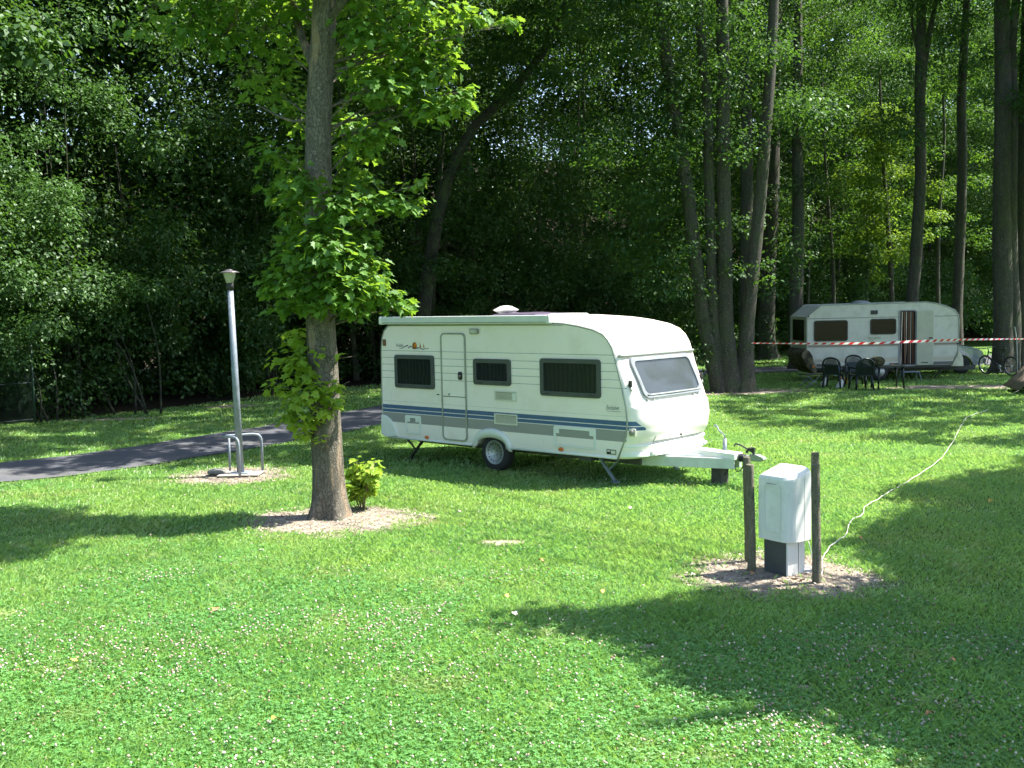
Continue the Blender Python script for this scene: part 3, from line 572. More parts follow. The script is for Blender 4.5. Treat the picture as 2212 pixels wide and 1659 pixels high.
def shade_from(poly, step, cover, r, hmin=4.5, hspan=3.):
    w_ = np.array([G(x, y)[:2] for x, y in poly]); x0, y0 = w_.min(0); x1, y1 = w_.max(0)
    for gx in np.arange(x0, x1, step):
        for gy in np.arange(y0, y1, step):
            x, y = gx + rd.uniform(-.4, .4) * step, gy + rd.uniform(-.4, .4) * step
            if not inpoly(np.array([x]), np.array([y]), w_)[0] or rd.random() > cover: continue
            h = hmin
            while h < 26:
                p = np.array([x, y, 0]) + SVn / SVn[2] * h
                if all(outside(p + o) for o in ([0, 0, -r], [-r, 0, 0], [-r, 0, -r])): break
                h += .4
            h += rd.random() * hspan; p = np.array([x, y, 0]) + SVn / SVn[2] * h
            if not blocks(p, -.35 if x < 0 else .4): SHADE.append((p, r * rd.uniform(.75, 1.2)))
shade_from([(2260,985),(2120,1030),(1960,1052),(1950,1080),(2090,1090),(1890,1130),(1840,1165),(1910,1200),(1930,1250),(1890,1285),(1720,1290),(1560,1284),(1480,1305),(1400,1340),(1180,1325),(1150,1335),(1250,1372),(1420,1402),(1500,1470),(1650,1510),(1800,1530),(1900,1590),(2000,1680),(2300,1680)], .50, 1., .52)
shade_from([(2300,985),(2120,1040),(1990,1052),(2110,1090),(1930,1130),(1880,1165),(1950,1200),(1960,1250),(1910,1290),(1720,1300),(1500,1330),(1400,1345),(1300,1345),(1450,1400),(1520,1460),(1670,1500),(1820,1520),(1930,1580),(2030,1680),(2330,1680)], .48, 1., .55, 5., 6.)
shade_from([(1560,850),(2260,850),(2300,950),(2150,965),(1900,950),(1700,925),(1560,900)], .9, .78, .62, 6)
shade_from([(-60,905),(400,870),(840,835),(840,1000),(620,1000),(500,1000),(330,1008),(180,1022),(-60,1030)], .8, .95, .6, 6)
shade_from([(1500,846),(1640,800),(2260,790),(2260,850),(1560,850)], 1.0, .9, .8, 6)
def shade_wood():  # adds unseen canopy clumps to block the sun from the wood's front
    for x in np.arange(-24, 26, 1.25):
        for z in np.arange(.5, 12, 1.25):
            p0 = np.array([x + rd.uniform(-.5, .5), float(edge_y(x)) - 1.2, z + rd.uniform(-.5, .5)])
            if 8 < x < 17: p0[1] = 34 + rd.uniform(0, 4)
            if any(np.linalg.norm(p0 - c) < rr + .6 for c, rr in LIT) or rd.random() > (.95 if x < 4 else .7): continue
            h = 3.
            while h < 24:
                p = p0 + SVn / SVn[2] * h
                if p[2] > 7 and all(outside(p + o) for o in ([0, 0, -1.], [-1., 0, 0])): break
                h += .5
            p = p0 + SVn / SVn[2] * (h + rd.random() * 3)
            if not blocks(p, .5): SHADE.append((p, rd.uniform(.8, 1.15)))
def shade_trees():
    shade_wood()
    P_ = np.array([s[0] for s in SHADE]); R_ = np.array([s[1] for s in SHADE])
    stems = [((9.6, 8.2), 'leafy tree outside the right edge shading the grass in front of the cabinet'), ((13.5, 10.5), 'second leafy tree outside the right edge shading the mid lawn'), ((20.5, 24.0), 'broad tree outside the right edge dappling the far lawn'), ((26, 34), 'tall tree at the right beyond the picture shading the old caravan')]
    stemsL = [((-16.5, 31.5), 'tall tree whose high limbs overhang the left part of the path'), ((-1.8, 45.5), 'tall tree whose high limbs overhang the path behind the big caravan'), ((9.5, 43), 'tall tree whose high limbs overhang the lawn beside the old caravan')]
    allst = stems + stemsL; A = np.array([s[0] for s in allst], float); d = np.linalg.norm(P_[:, None, :2] - A[None], axis=2); who = d.argmin(1)
    for i, (xy, lab) in enumerate(allst):
        k = who == i
        if not k.any(): continue
        t = empty('broadleaf_tree', (xy[0], xy[1], 0), 0, lab, 'tree', 'trees whose crowns hang over the lawn'); H = max(10, P_[k][:, 2].max() + 1)
        trunk('trunk', [(0, 0, -.1), (.1, 0, H * .4), (-.1, .1, H * .75), (0, 0, H)], [.3, .24, .15, .05], BARK2, t, 14, 5, .05, .5, i)
        rel = P_[k] - [xy[0], xy[1], 0]; mb = MB()
        for c in rel[::5]:
            z0 = max(2.8, c[2] * .6); pm_ = (c * [.5, .5, 1] + [0, 0, z0]) / [1, 1, 2] + [xy[0], xy[1], 0]
            if i == 4 or blocks(pm_, .3) or blocks(c + [xy[0], xy[1], 0], .3) or not (outside(pm_) and outside(pm_ * .5 + (c + [xy[0], xy[1], 0]) * .5)): continue
            mb.tube(spline([(0, 0, z0), tuple((c * [.5, .5, 1] + [0, 0, z0]) / [1, 1, 2]), tuple(c)], 3), [.03, .026, .022, .018, .015, .012, .008], 5, caps=False)
        mb.build('limbs', BARK2, t)
        cen = rel; rr = R_[k]; foliage('crown', cen, np.stack([rr, rr, rr * .5], -1), (640 * rr ** 2).astype(int) + 30, .17, .66, LEAF_DARK, t, shell=.1)
shade_trees()

# ------------------------------------------------------------------ the wood behind: nobody can count it
def shades_lit(p, r):
    for c, rr in LIT:
        v = p - c; s = v @ SVn
        if s > 0 and np.linalg.norm(v - SVn * s) < rr + r * .6: return True
    return False
def woodland():
    cen = []; rad = []; cnt = []; c2 = []; r2_ = []; n2 = []; k = 0
    r = np.random.default_rng(5)
    while len(cen) < 2300:
        x = r.uniform(-30, 34); u = r.random(); ey = float(edge_y(x)); dback = r.exponential(2.6) + (0 if u < .6 else r.uniform(0, 5)); y = ey + dback
        z = r.uniform(0, 19) if r.random() > .28 else r.uniform(0, 4.5)
        if z > 7 and r.random() < .5: y -= r.uniform(0, 2.5)
        rr = r.uniform(.7, 1.55) * (.8 if z < 3 else 1); p = np.array([x, y, z + .3])
        px, py = pix(p)
        if px[0] > 2380 or px[0] < -160: 
            if r.random() < .6: continue
        if x > 10 and z < 5.5 and y < 52: continue
        if x < -4.5 and z < 2.0 and dback < 4 and r.random() < .3: continue
        if z > 5 and p[1] < ey + 6 and shades_lit(p, rr): continue
        g = vnoise(np.array([x * 1.]), np.array([z * 1.3]), .33, 9)[0]
        if g < .27 and dback < 3: continue
        cen.append(p); rad.append((rr, rr, rr * r.uniform(.5, .8))); cnt.append(int(330 * rr * rr) + 50)
    while len(c2) < 3600:
        x = r.uniform(-34, 42) if r.random() > .35 else r.uniform(-34, -4); ey = float(edge_y(x)); y = ey + r.uniform(7, 15); z = r.uniform(0, 25); p = np.array([x, y, z]); 
        
        c2.append(p); r2_.append((2, 2, 1.5)); n2.append(300)
    p1, a1, t1, b1, m1 = leaf_frames(cen, rad, cnt, .45, .7); V1 = quad_leaves(p1, a1, t1, b1, .118, .62)
    p2, a2, t2, b2, m2 = leaf_frames(c2, r2_, n2, .2, .7); V2 = quad_leaves(p2, a2, t2, b2, .22, .75)
    V = np.concatenate([V1, V2]); o = npmesh('woodland', V, np.arange(len(V)).reshape(-1, 4), 4, LEAF_DARK, rnd=rng.random(m1 + m2))
    tag(o, 'dense dark wood closing off the whole background', 'woodland', kind='stuff')
    # thin stems in the depth of the wood
    mb = MB(); r3 = random.Random(8)
    for k in range(90):
        x = r3.uniform(-26, 32); y = float(edge_y(x)) + r3.uniform(.8, 9); rr = r3.uniform(.04, .16); dx = r3.uniform(-1.2, 1.2); h = r3.uniform(9, 18)
        if x < -6: y += 4; rr *= .6
        mb.tube(spline([(x, y, 0), (x + dx * .3 + r3.uniform(-.2, .2), y, h * .4), (x + dx, y, h)], 4), [rr * (1 - .08 * i) for i in range(9)], 7, caps=False)
    o = mb.build('woodland_stems', BARK2); tag(o, 'thin dark stems crowded in the depth of the wood', 'tree stems', kind='stuff')
woodland()
# ------------------------------------------------------------------ the big white caravan
WHITE = (.87, .80, .755)
M_METAL = simple('galvanised', (.20, .235, .28), .55, .25, .22, 9, .05)
M_DARK = simple('dark_plastic', (.02, .021, .022), .5); M_RUB = simple('rubber', (.022, .022, .023), .8); M_STEEL = simple('steel', (.5, .5, .5), .35, .9)
M_GREYF = simple('window_frame_grey', (.060, .070, .070), .5); M_ORANGE = simple('orange_lens', (.65, .16, .03), .3); M_WPL = simple('white_plastic', (.74, .76, .72), .38, 0, .03, 3)
M_TRIM = simple('alloy_trim', (.34, .36, .33), .4, .4); M_WARM = simple('vent_plastic', (.66, .65, .55), .5, 0, .05)
def glassy(name, col, rough=.06, tr=.45, sp=.3):
    m = NT(name); m.set(col, rough); m.b.inputs['Specular IOR Level'].default_value = sp
    t = m.new('BsdfTransparent'); t.inputs[0].default_value = (.75, .77, .75, 1); x = m.new('MixShader'); x.inputs[0].default_value = tr
    m.l.new(m.b.outputs[0], x.inputs[1]); m.l.new(t.outputs[0], x.inputs[2]); m.l.new(x.outputs[0], m.out.inputs[0]); return m.m
M_GLASS = glassy('tinted_pane', (.012, .016, .018), .12, .68)
def curtainmat():
    m = NT('curtain'); x = m.xyz()[0]; n = m.noise(3.2, 3); f = m.math('SINE', m.math('MULTIPLY_ADD', x, 70, m.math('MULTIPLY', m.noise(2.2, 3), 11)))
    m.set(m.mix(m.math('MULTIPLY_ADD', f, .5, .5), (.12, .13, .135), (.22, .24, .25)), .9); return m.m  # light and dark stripes painted in for the shading of the folds
M_CURT = curtainmat()
def caravan_paint():
    m = NT('caravan_paint'); x, y, z = m.xyz(); n = m.noise(2.2, 6, .65)
    wht = m.mix(m.smooth(n, .45, .75), WHITE, (.80, .74, .66))
    drip = m.new('Mapping'); drip.inputs['Scale'].default_value = (9, 9, .7); m.l.new(m.coord(), drip.inputs[0]); dn = m.smooth(m.noise(2, 4, .7, drip.outputs[0]), .6, .8)
    wht = m.mix(m.math('MULTIPLY', dn, .3), wht, (.4, .42, .33))
    low = m.smooth(m.math('SUBTRACT', .62, z), 0, .25); wht = m.mix(m.math('MULTIPLY', low, m.math('MULTIPLY', n, .35)), wht, (.42, .42, .32))
    onside = m.math('GREATER_THAN', m.math('ABSOLUTE', y), m.math('SUBTRACT', 1.035, m.math('MULTIPLY', m.math('GREATER_THAN', x, 5.45), .17))); ox = m.math('LESS_THAN', x, m.math('MULTIPLY_ADD', m.math('MAXIMUM', m.math('SUBTRACT', 1.0, z), 0), .8, 5.64)); side = m.math('MULTIPLY', onside, ox)
    blue = m.math('ADD', m.step(z, .924, .993), m.step(z, .858, .913)); grey = m.math('MULTIPLY', m.step(z, .68, .848), m.math('LESS_THAN', x, 5.5))
    pin = m.math('MULTIPLY', m.step(z, 1.058, 1.0625), .5)
    for h in (1.483, 1.606, 1.729, 1.852, 1.976): pin = m.math('ADD', pin, m.math('MULTIPLY', m.step(z, h - .0042, h + .0042), .8))
    pin = m.math('MULTIPLY', pin, m.math('LESS_THAN', x, 5.5))
    c = m.mix(m.math('MULTIPLY', pin, side, clamp=True), wht, (.06, .14, .17)); c = m.mix(m.math('MULTIPLY', blue, side), c, (.05, .11, .24)); c = m.mix(m.math('MULTIPLY', grey, side), c, (.29, .285, .285))
    m.set(c, .34); m.bump(m.noise(60, 2), .06, .002); return m.m
M_CAR = caravan_paint()
CW = 2.1
def caravan():
    cth, ct = math.cos(-.7401), math.sin(-.7401); ox, oy = -2.3754 - ct * CW / 2 * 1, 19.3808 + cth * CW / 2
    t = empty('touring_caravan', (ox, oy, 0), -.7401, 'big white caravan with blue and grey side stripes, parked nose right on the sunny lawn', 'caravan')
    y0 = -CW / 2
    ct_ = lambda x, y: (x * cth - y * ct, x * ct + y * cth)
    top = [(.04,.46),(-.02,.62),(-.02,1.2),(.0,2.0),(.03,2.2),(.09,2.33),(.2,2.42),(.45,2.46),(2.,2.475),(3.9,2.475),(4.3,2.45),(4.6,2.41),(4.9,2.352),(5.08,2.285),(5.18,2.20),(5.25,2.09),(5.295,1.96),(5.41,1.57),(5.50,1.2),(5.52,.98),(5.50,.77),(5.34,.42)]
    arch = [(3.10,.42)] + [(2.735 + .345 * math.cos(a), .40 + .16 * math.sin(a) ** .8 if math.sin(a) > 0 else .40) for a in [R(x) for x in (10, 30, 50, 70, 90, 110, 130, 150, 170)]] + [(2.37,.40)]
    prof = top + [(5.3, .405)] + arch + [(.12, .385)]
    # body: closed profile swept across the width with a softly rounded edge and a crowned roof
    nP = len(prof); nt_ = len(top); pr = np.array(prof); cx_, cz_ = 2.7, 1.4
    ws = [0, .006, .02, .045, .08, .3, .7, 1.05, 1.4, 1.8, CW-.08, CW-.045, CW-.02, CW-.006, CW]; V = []
    for w_ in ws:
        e = min(w_, CW - w_); o = .045 * (1 - (1 - min(1, e / .08)) ** 2) ** .5 if e < .08 else .045
        crown = .055 * (1 - (abs(w_ - CW / 2) / (CW / 2)) ** 2)
        for i, (x, z) in enumerate(prof):
            a = pr[max(i-1, 0)]; b = pr[min(i+1, nP-1)]; d = (b - a) / (np.linalg.norm(b - a) + 1e-9); nn = np.array([-d[1], d[0]])
            k = 1. if (0 < i < nt_ - 1) else (.3 if i in (0, nt_ - 1) else 0.); rz = crown * (1 if z > 2.4 else max(0, (z - 2.2) / .2))
            V.append((x + nn[0] * o * k, y0 + w_, z + nn[1] * o * k + rz))
    F = []
    for a in range(len(ws) - 1):
        for i in range(nP): F.append((a*nP+i, a*nP+(i+1) % nP, (a+1)*nP+(i+1) % nP, (a+1)*nP+i))
    mb = MB(); mb.add(V, F, True); mb.f += [tuple(range(nP)), tuple(len(V) - nP + i for i in range(nP - 1, -1, -1))]; mb.sm += [False, False]
    body = mb.build('body', M_CAR, t)
    # edge trim that follows the side outline
    for yy in (y0 + .004, -y0 - .004):
        tr = MB(); tr.tube([(x, yy, z) for x, z in top], .016, 6); tr.build('edge_trim', M_TRIM, t)
    # moulded nose
    hs = [.42, .46, .50, .54, .58, .61, .64, .67, .72, .77, .84, .91, .98, 1.05, 1.12, 1.17, 1.19, 1.205, 1.22, 1.26, 1.32, 1.4, 1.48, 1.57, 1.66, 1.75, 1.84, 1.90, 1.93, 1.955]
    def fx(h): return float(np.interp(h, [.42, .77, .98, 1.2, 1.57, 1.96], [5.34, 5.50, 5.52, 5.50, 5.41, 5.295]))
    def bul(h): return float(np.interp(h, [.42, .5, .58, .64, .77, .98, 1.19, 1.22, 1.57, 1.93, 1.956], [.30, .31, .29, .24, .27, .29, .27, .235, .16, .075, .05]))
    def g(w_): u = abs(w_ / CW * 2 - 1); return (1 - u ** 5) ** .55
    def nx(w_, h): return fx(h) + .0 + bul(h) * g(w_)
    wn = [0, .004, .01, .02, .035, .05, .07, .095, .12, .15, .18, .22, .27, .32, .38, .45, .54, .64, .76, .9, 1.05]; wn = wn + [CW - x for x in wn[-2::-1]]
    mb = MB(); V = [(nx(w_, h), y0 + w_, h) for h in hs for w_ in wn]; n = len(wn)
    F = [(a*n+b, a*n+b+1, (a+1)*n+b+1, (a+1)*n+b) for a in range(len(hs) - 1) for b in range(n - 1)]; mb.add(V, F, True)
    V2 = [(fx(h) - .03, y0 + w_, h) for h in (hs[0], hs[-1]) for w_ in wn]; k0 = len(mb.v); mb.v += V2
    mb.f += [(b, k0 + b, k0 + b + 1, b + 1) for b in range(n - 1)] + [((len(hs)-1)*n+b, (len(hs)-1)*n+b+1, k0+n+b+1, k0+n+b) for b in range(n - 1)]; mb.sm += [False] * (2 * (n - 1))
    mb.build('front_panel', M_CAR, t)
    # gutter above the front window
    gt = MB(); gt.tube([(nx(w_, 1.95) + .035, y0 + w_, 1.962) for w_ in np.linspace(.03, CW - .03, 16)], .022, 8); gt.build('gutter', M_TRIM, t)
    # bumper ledges
    for h0, h1, ex in ((.585, .645, .035), (.44, .535, .085)):
        b_ = MB(); V = []
        for w_ in wn:
            x = nx(w_, (h0 + h1) / 2)
            V += [(x - .1, y0 + w_, h0), (x + ex * g(max(.03, min(CW - .03, w_))), y0 + w_, h0 + .012), (x + ex * .8 * g(max(.03, min(CW - .03, w_))), y0 + w_, h1 - .02), (x - .06, y0 + w_, h1)]
        F = [(4*i+k, 4*i+(k+1) % 4, 4*i+4+(k+1) % 4, 4*i+4+k) for i in range(n - 1) for k in range(4)]; b_.add(V, F); b_.build('bumper', M_WPL, t, .006)
    # front window on the moulded surface
    def patch(name, w0, w1, h0, h1, off, mat, parent, rc=.08, hole=None, nseg=6, thick=.02):
        def loop(a0, a1, b0, b1, r):
            L = []
            for x, z in rrect(a0, b0, a1, b1, r, nseg): L.append((x, z))
            out = []
            for i in range(len(L)):                  # subdivide the long edges
                p, q = L[i], L[(i + 1) % len(L)]; m = max(1, int(abs(p[0] - q[0]) / .12 + abs(p[1] - q[1]) / .12))
                out += [(p[0] + (q[0] - p[0]) * k / m, p[1] + (q[1] - p[1]) * k / m) for k in range(m)]
            return out
        def sh(w_, h): s_ = (h - h0) / (h1 - h0); c_ = (w0 + w1) / 2; return c_ + (w_ - c_) * (.97 + .03 * s_)
        m_ = MB(); Lo = loop(w0, w1, h0, h1, rc); N = len(Lo)
        f3 = lambda w_, h, o: (nx(sh(w_, h), h) + o, y0 + sh(w_, h), h)
        if hole:
            hx = (w1 - w0) / 2; hz = (h1 - h0) / 2; c_ = ((w0 + w1) / 2, (h0 + h1) / 2)
            Li = [(c_[0] + (x - c_[0]) * (hx - hole) / hx, c_[1] + (z - c_[1]) * (hz - hole) / hz) for x, z in Lo]
            V = [f3(x, z, off - thick) for x, z in Lo] + [f3(x, z, off) for x, z in Lo] + [f3(x, z, off) for x, z in Li] + [f3(x, z, off - thick) for x, z in Li]
            F = [(k*N+i, k*N+(i+1) % N, (k+1)*N+(i+1) % N, (k+1)*N+i) for k in range(3) for i in range(N)]; m_.add(V, F, False)
        else:
            ww = np.linspace(w0, w1, 16); hh = np.linspace(h0, h1, 7); V = [f3(x, z, off) for z in hh for x in ww]
            F = [(a*16+b, a*16+b+1, (a+1)*16+b+1, (a+1)*16+b) for a in range(6) for b in range(15)]; m_.add(V, F, True)
        return m_.build(name, mat, parent)
    fw = patch('window', .22, 1.82, 1.33, 1.93, .045, simple('front_window_frame', (.20, .22, .24), .35), t, .09, .055, thick=.05)
    patch('curtain', .28, 1.76, 1.40, 1.885, .012, simple('front_blind', (.20, .22, .24), .8, 0, .1, 2), fw)
    patch('pane', .27, 1.77, 1.38, 1.89, .032, glassy('front_pane', (.05, .065, .075), .09, .4, .7), fw)
    wp = MB(); wp.tube([(nx(w_, 1.375 - .02 * (1 - abs(w_ / 1.02 - 1))) + .05, y0 + w_, 1.40 - .03 * g(w_)) for w_ in np.linspace(.3, 1.74, 10)], .008, 6); wp.build('sill', M_TRIM, fw)
    # side windows
    def side_window(x0, z0, x1, z1, yy=-1, cur=True):
        yo = y0 if yy < 0 else -y0; s_ = 1 if yy < 0 else -1
        m_ = MB(); ring(m_, rrect(x0, z0, x1, z1, .05), rrect(x0 + .075, z0 + .075, x1 - .075, z1 - .07, .03), yo - .030 * s_, yo + .0 * s_); w_ = m_.build('window', M_GREYF, t, .004)
        o = MB(); o.prism(rrect(x0 + .01, z0 + .01, x1 - .01, z1 - .01, .045), yo - .019 * s_, yo - .015 * s_); o.build('pane', M_GLASS, w_)
        n_ = int((x1 - x0) / .014); V = []; F = []
        for i in range(n_ + 1):
            x = x0 + .05 + (x1 - x0 - .1) * i / n_; yv = yo - s_ * (.007 + .004 * math.sin(i * 1.1) + .001 * math.sin(i * 2.7)); V += [(x, yv, z0 + .04), (x, yv, z1 - .04)]
            if i: F.append((2*i-2, 2*i, 2*i+1, 2*i-1))
        c_ = MB(); c_.add(V, F, True); c_.build('curtain', M_CURT, w_)
        for xx in (x0 + .16, x1 - .16):
            k_ = MB(); k_.box((xx - .04, min(yo - .034 * s_, yo - .022 * s_), z0 + .03), (xx + .04, max(yo - .034 * s_, yo - .022 * s_), z0 + .045)); k_.build('latch', M_DARK, w_)
        return w_
    side_window(.373, 1.312, 1.398, 1.905); side_window(2.36, 1.437, 3.205, 1.872); side_window(3.84, 1.314, 5.045, 1.906)
    side_window(.5, 1.31, 1.5, 1.9, 1); side_window(3.3, 1.31, 4.6, 1.9, 1)
    # door
    dr = MB(); dr.prism(rrect(1.60, .47, 2.15, 2.275, .07), y0 - .012, y0 + .004); door = dr.build('door', M_CAR, t, .003)
    f_ = MB(); ring(f_, rrect(1.572, .445, 2.178, 2.302, .085), rrect(1.602, .472, 2.148, 2.273, .07), y0 - .022, y0); f_.build('frame', M_TRIM, door, .003)
    s_ = MB(); s_.box((1.605, y0 - .0145, 1.200), (2.145, y0 - .011, 1.212)); s_.build('seam', M_DARK, door)
    h_ = MB(); h_.prism(rrect(2.0, 1.50, 2.095, 1.64, .035), y0 - .036, y0 - .012); h_.build('handle', M_DARK, door, .006); h_ = MB(); h_.lathe([(.018, y0 - .042), (.018, y0 - .034)], (2.048, 0, 1.57), 12, 'y'); h_.build('keyhole', M_STEEL, door)
    for zz in (.62, 1.1, 1.3, 1.95): h_ = MB(); h_.box((1.578, y0 - .032, zz), (1.602, y0 - .0225, zz + .07)); h_.build('hinge', M_TRIM, door, .003)
    h_ = MB(); h_.lathe([(.02, y0 - .02), (.02, y0 - .011)], (1.76, 0, 1.245), 10, 'y'); h_.build('catch', M_TRIM, door)
    # vents
    for (a, b, c, d, blank) in ((2.825, 1.187, 3.322, 1.352, True), (2.812, .795, 3.325, .972, False)):
        m_ = MB(); ring(m_, rrect(a, b, c, d, .012, 2), rrect(a + .022, b + .022, c - .022, d - .022, .006, 2), y0 - .016, y0); v = m_.build('vent', M_WARM, t, .002)
        m_ = MB(); n_ = 9
        for k in range(n_):
            zz = b + .026 + (d - b - .052) * k / n_; m_.box((a + .02, y0 - .013, zz), ((c - .022) if not blank else c - .095, y0 - .004, zz + (d - b) / n_ * .42))
        m_.build('slats', M_WARM, v)
        m_ = MB(); m_.box((a + .02, y0 - .003, b + .02), (c - .02, y0 - .0012, d - .02)); m_.build('backing', simple('vent_shadow', (.12, .10, .05), .9), v)
        if blank: m_ = MB(); m_.box((c - .095, y0 - .013, b + .02), (c - .02, y0 - .0035, d - .03)); m_.build('blank_plate', M_WPL, v)
    # service hatches
    def hatch(a, b, c, d, locks):
        m_ = MB(); ring(m_, rrect(a, b, c, d, .03), rrect(a + .045, b + .03, c - .045, d - .045, .02), y0 - .017, y0); h = m_.build('hatch', M_WPL, t, .003)
        m_ = MB(); m_.prism(rrect(a + .05, b + .035, c - .05, d - .05, .018), y0 - .007, y0); m_.build('lid', M_CAR, h)
        for lx in locks:
            m_ = MB(); m_.prism(rrect(lx - .045, d - .115, lx + .045, d - .03, .015), y0 - .020, y0 - .0175); m_.lathe([(.014, y0 - .026), (.014, y0 - .02)], (lx, 0, d - .07), 10, 'y'); m_.build('lock', M_WPL, h, .002)
    hatch(.607, .493, 1.02, .824, (.70, .93)); hatch(4.095, .52, 4.935, .846, (4.17, 4.86))
    # wheel-arch moulding
    m_ = MB(); V = []; F = []; A = [R(x) for x in range(0, 181, 12)]
    for a in A:
        c_, s2 = math.cos(a), max(0, math.sin(a)) ** .8; V += [(2.735 + .345 * c_, y0 - .03, .40 + .165 * s2), (2.74 + .43 * c_, y0 - .034, .36 + .33 * s2), (2.74 + .455 * c_, y0 + .002, .35 + .37 * s2), (2.735 + .345 * c_, y0 + .06, .40 + .165 * s2)]
    for i in range(len(A) - 1): F += [(4*i+k, 4*i+(k+1) % 4, 4*i+4+(k+1) % 4, 4*i+4+k) for k in range(4)]
    F += [(3, 2, 1, 0), tuple(4 * (len(A) - 1) + k for k in range(4))]; m_.add(V, F, True); m_.build('wheel_arch', M_WPL, t)
    # skirts, tail fairing
    m_ = MB(); m_.tube([(.12, y0 + .006, .395), (2.33, y0 + .006, .405)], .022, 8); m_.tube([(3.15, y0 + .006, .41), (5.32, y0 + .006, .43)], .022, 8); m_.build('sill_rail', M_WPL, t)
    m_ = MB(); m_.prism([(-.05, .44), (.06, .38), (.40, .42), (.38, .50), (.30, .64), (.2, .73), (.08, .79), (-.04, .80)], y0 - .03, y0 + .08); m_.build('corner_fairing', M_WPL, t, .02, seg=3)
    # awning cassette
    m_ = MB(); m_.prism(rrect(.12, 2.455, 4.06, 2.585, .03, 3), y0 - .095, y0 + .045); aw = m_.build('awning_case', simple('awning_case_paint', (.62, .66, .62), .4, 0, .05), t, .012)
    m_ = MB(); m_.prism(rrect(4.06, 2.448, 4.115, 2.592, .03, 3), y0 - .103, y0 + .05); m_.build('end_cap', M_WPL, aw, .012); m_ = MB(); m_.prism(rrect(.06, 2.448, .12, 2.592, .03, 3), y0 - .103, y0 + .05); m_.build('end_cap', M_WPL, aw, .012)
    m_ = MB(); m_.box((.14, y0 - .098, 2.475), (4.04, y0 - .0955, 2.482)); m_.build('seam', M_DARK, aw)
    m_ = MB(); m_.tube([(.2, y0 - .012, 2.43), (4.3, y0 - .012, 2.432)], .010, 6); m_.build('rail', M_TRIM, t)
    # lamps and reflectors
    m_ = MB(); m_.prism(rrect(2.30, 2.283, 2.50, 2.374, .025), y0 - .045, y0); l_ = m_.build('awning_lamp', simple('lamp_base', (.25, .26, .24), .4), t, .012); m_ = MB(); m_.prism(rrect(2.318, 2.297, 2.482, 2.36, .02), y0 - .052, y0 - .0455); m_.build('lens', simple('lamp_lens', (.5, .5, .42), .2), l_)
    for xx, zz in ((1.16, .455), (4.234, .478)):
        m_ = MB(); m_.lathe([(.052, 0), (.05, -.012), (.03, -.018), (0, -.02)], (0, 0, 0), 16, 'y'); o = m_.build('side_reflector', M_ORANGE, t); o.location = (xx, y0 - .001, zz); o.scale = (1, 1, .62)
    m_ = MB(); m_.prism(rrect(.07, 2.06, .135, 2.18, .02), y0 - .03, y0); m_.build('marker_lamp', simple('brown_lens', (.16, .08, .05), .3), t, .008)
    m_ = MB(); m_.prism(rrect(5.13, .475, 5.31, .55, .005, 1), y0 - .004, y0); pl = m_.build('type_plate', M_DARK, t)
    m_ = MB(); m_.box((5.215, y0 - .007, .487), (5.30, y0 - .0045, .538)); m_.box((5.145, y0 - .007, .515), (5.2, y0 - .0045, .538)); m_.build('print', M_WARM, pl)
    m_ = MB(); m_.prism(rrect(1.44, 1.215, 1.50, 1.235, .006, 1), y0 - .006, y0); m_.build('small_badge', M_DARK, t)
    # socket beside the nose
    yy = y0 + .012; m_ = MB(); m_.box((5.545, yy - .02, .77), (5.675, yy, .89)); sk = m_.build('power_socket', M_WARM, t, .01); m_ = MB(); m_.lathe([(.045, yy - .034), (.045, yy - .02)], (5.61, 0, .83), 14, 'y'); m_.build('flap', simple('socket_flap', (.3, .27, .24), .5), sk)
    # badge, handles, clamps on the front
    def on_front(w_, h, o=0): return (nx(w_, h) + o, y0 + w_, h)
    for w_, h in ((.36, 1.27), (1.58, 1.27)):
        m_ = MB(); a, b = on_front(w_ - .07, h, .0), on_front(w_ + .07, h, .0); m_.tube([(a[0], a[1], h + .04), (a[0] + .05, a[1] + .01, h - .03), (b[0] + .05, b[1] - .01, h - .03), (b[0], b[1], h + .04)], .010, 8); m_.build('grab_handle', M_TRIM, t)
    for w_ in (.075, CW - .08):
        m_ = MB(); p = on_front(w_, 1.55, .01); m_.box((p[0], p[1] - .03, 1.50), (p[0] + .05, p[1] + .02, 1.60)); m_.build('mirror_clamp', M_DARK, t, .01); m_ = MB(); m_.tube([(p[0] + .02, p[1], 1.50), (p[0] + .05, p[1], 1.44)], .016, 8); m_.build('clamp_screw', M_STEEL, t)
    p = (5.30, y0 + 1.0, 2.10); m_ = MB(); m_.box((5.288, -.11, 2.085), (5.30, .07, 2.091)); m_.box((5.283, -.14, 2.128), (5.297, .04, 2.132)); m_.box((5.290, -.06, 2.068), (5.305, .0, 2.085)); m_.build('front_badge', simple('badge_grey', (.25, .28, .35), .4), t)
    m_ = MB(); p = on_front(1.1, .70, .01); m_.lathe([(.018, 0), (.018, .02)], (p[0], p[1], p[2]), 10, 'x'); m_.build('locker_lock', M_DARK, t)
    m_ = MB()
    m_.tube([on_front(w_, .655, .004) for w_ in np.linspace(.42, 1.85, 14)], .005, 4); m_.tube([on_front(.42, h, .004) for h in (.655, .7, .75)], .004, 4); m_.build('locker_seam', M_TRIM, t)
    for w_ in (.36, CW - .3):
        m_ = MB(); p = on_front(w_, .50, .085); m_.box((p[0] - .05, p[1] - .05, .475), (p[0] + .006, p[1] + .05, .525)); m_.build('front_marker', simple('clear_lens', (.6, .6, .55), .2), t, .004)
    # wheels
    rm = NT('wheel_silver'); X_, Y_, Z_ = rm.xyz(); ang = rm.math('ARCTAN2', Z_, X_); rad_ = rm.math('SQRT', rm.math('ADD', rm.math('MULTIPLY', X_, X_), rm.math('MULTIPLY', Z_, Z_)))
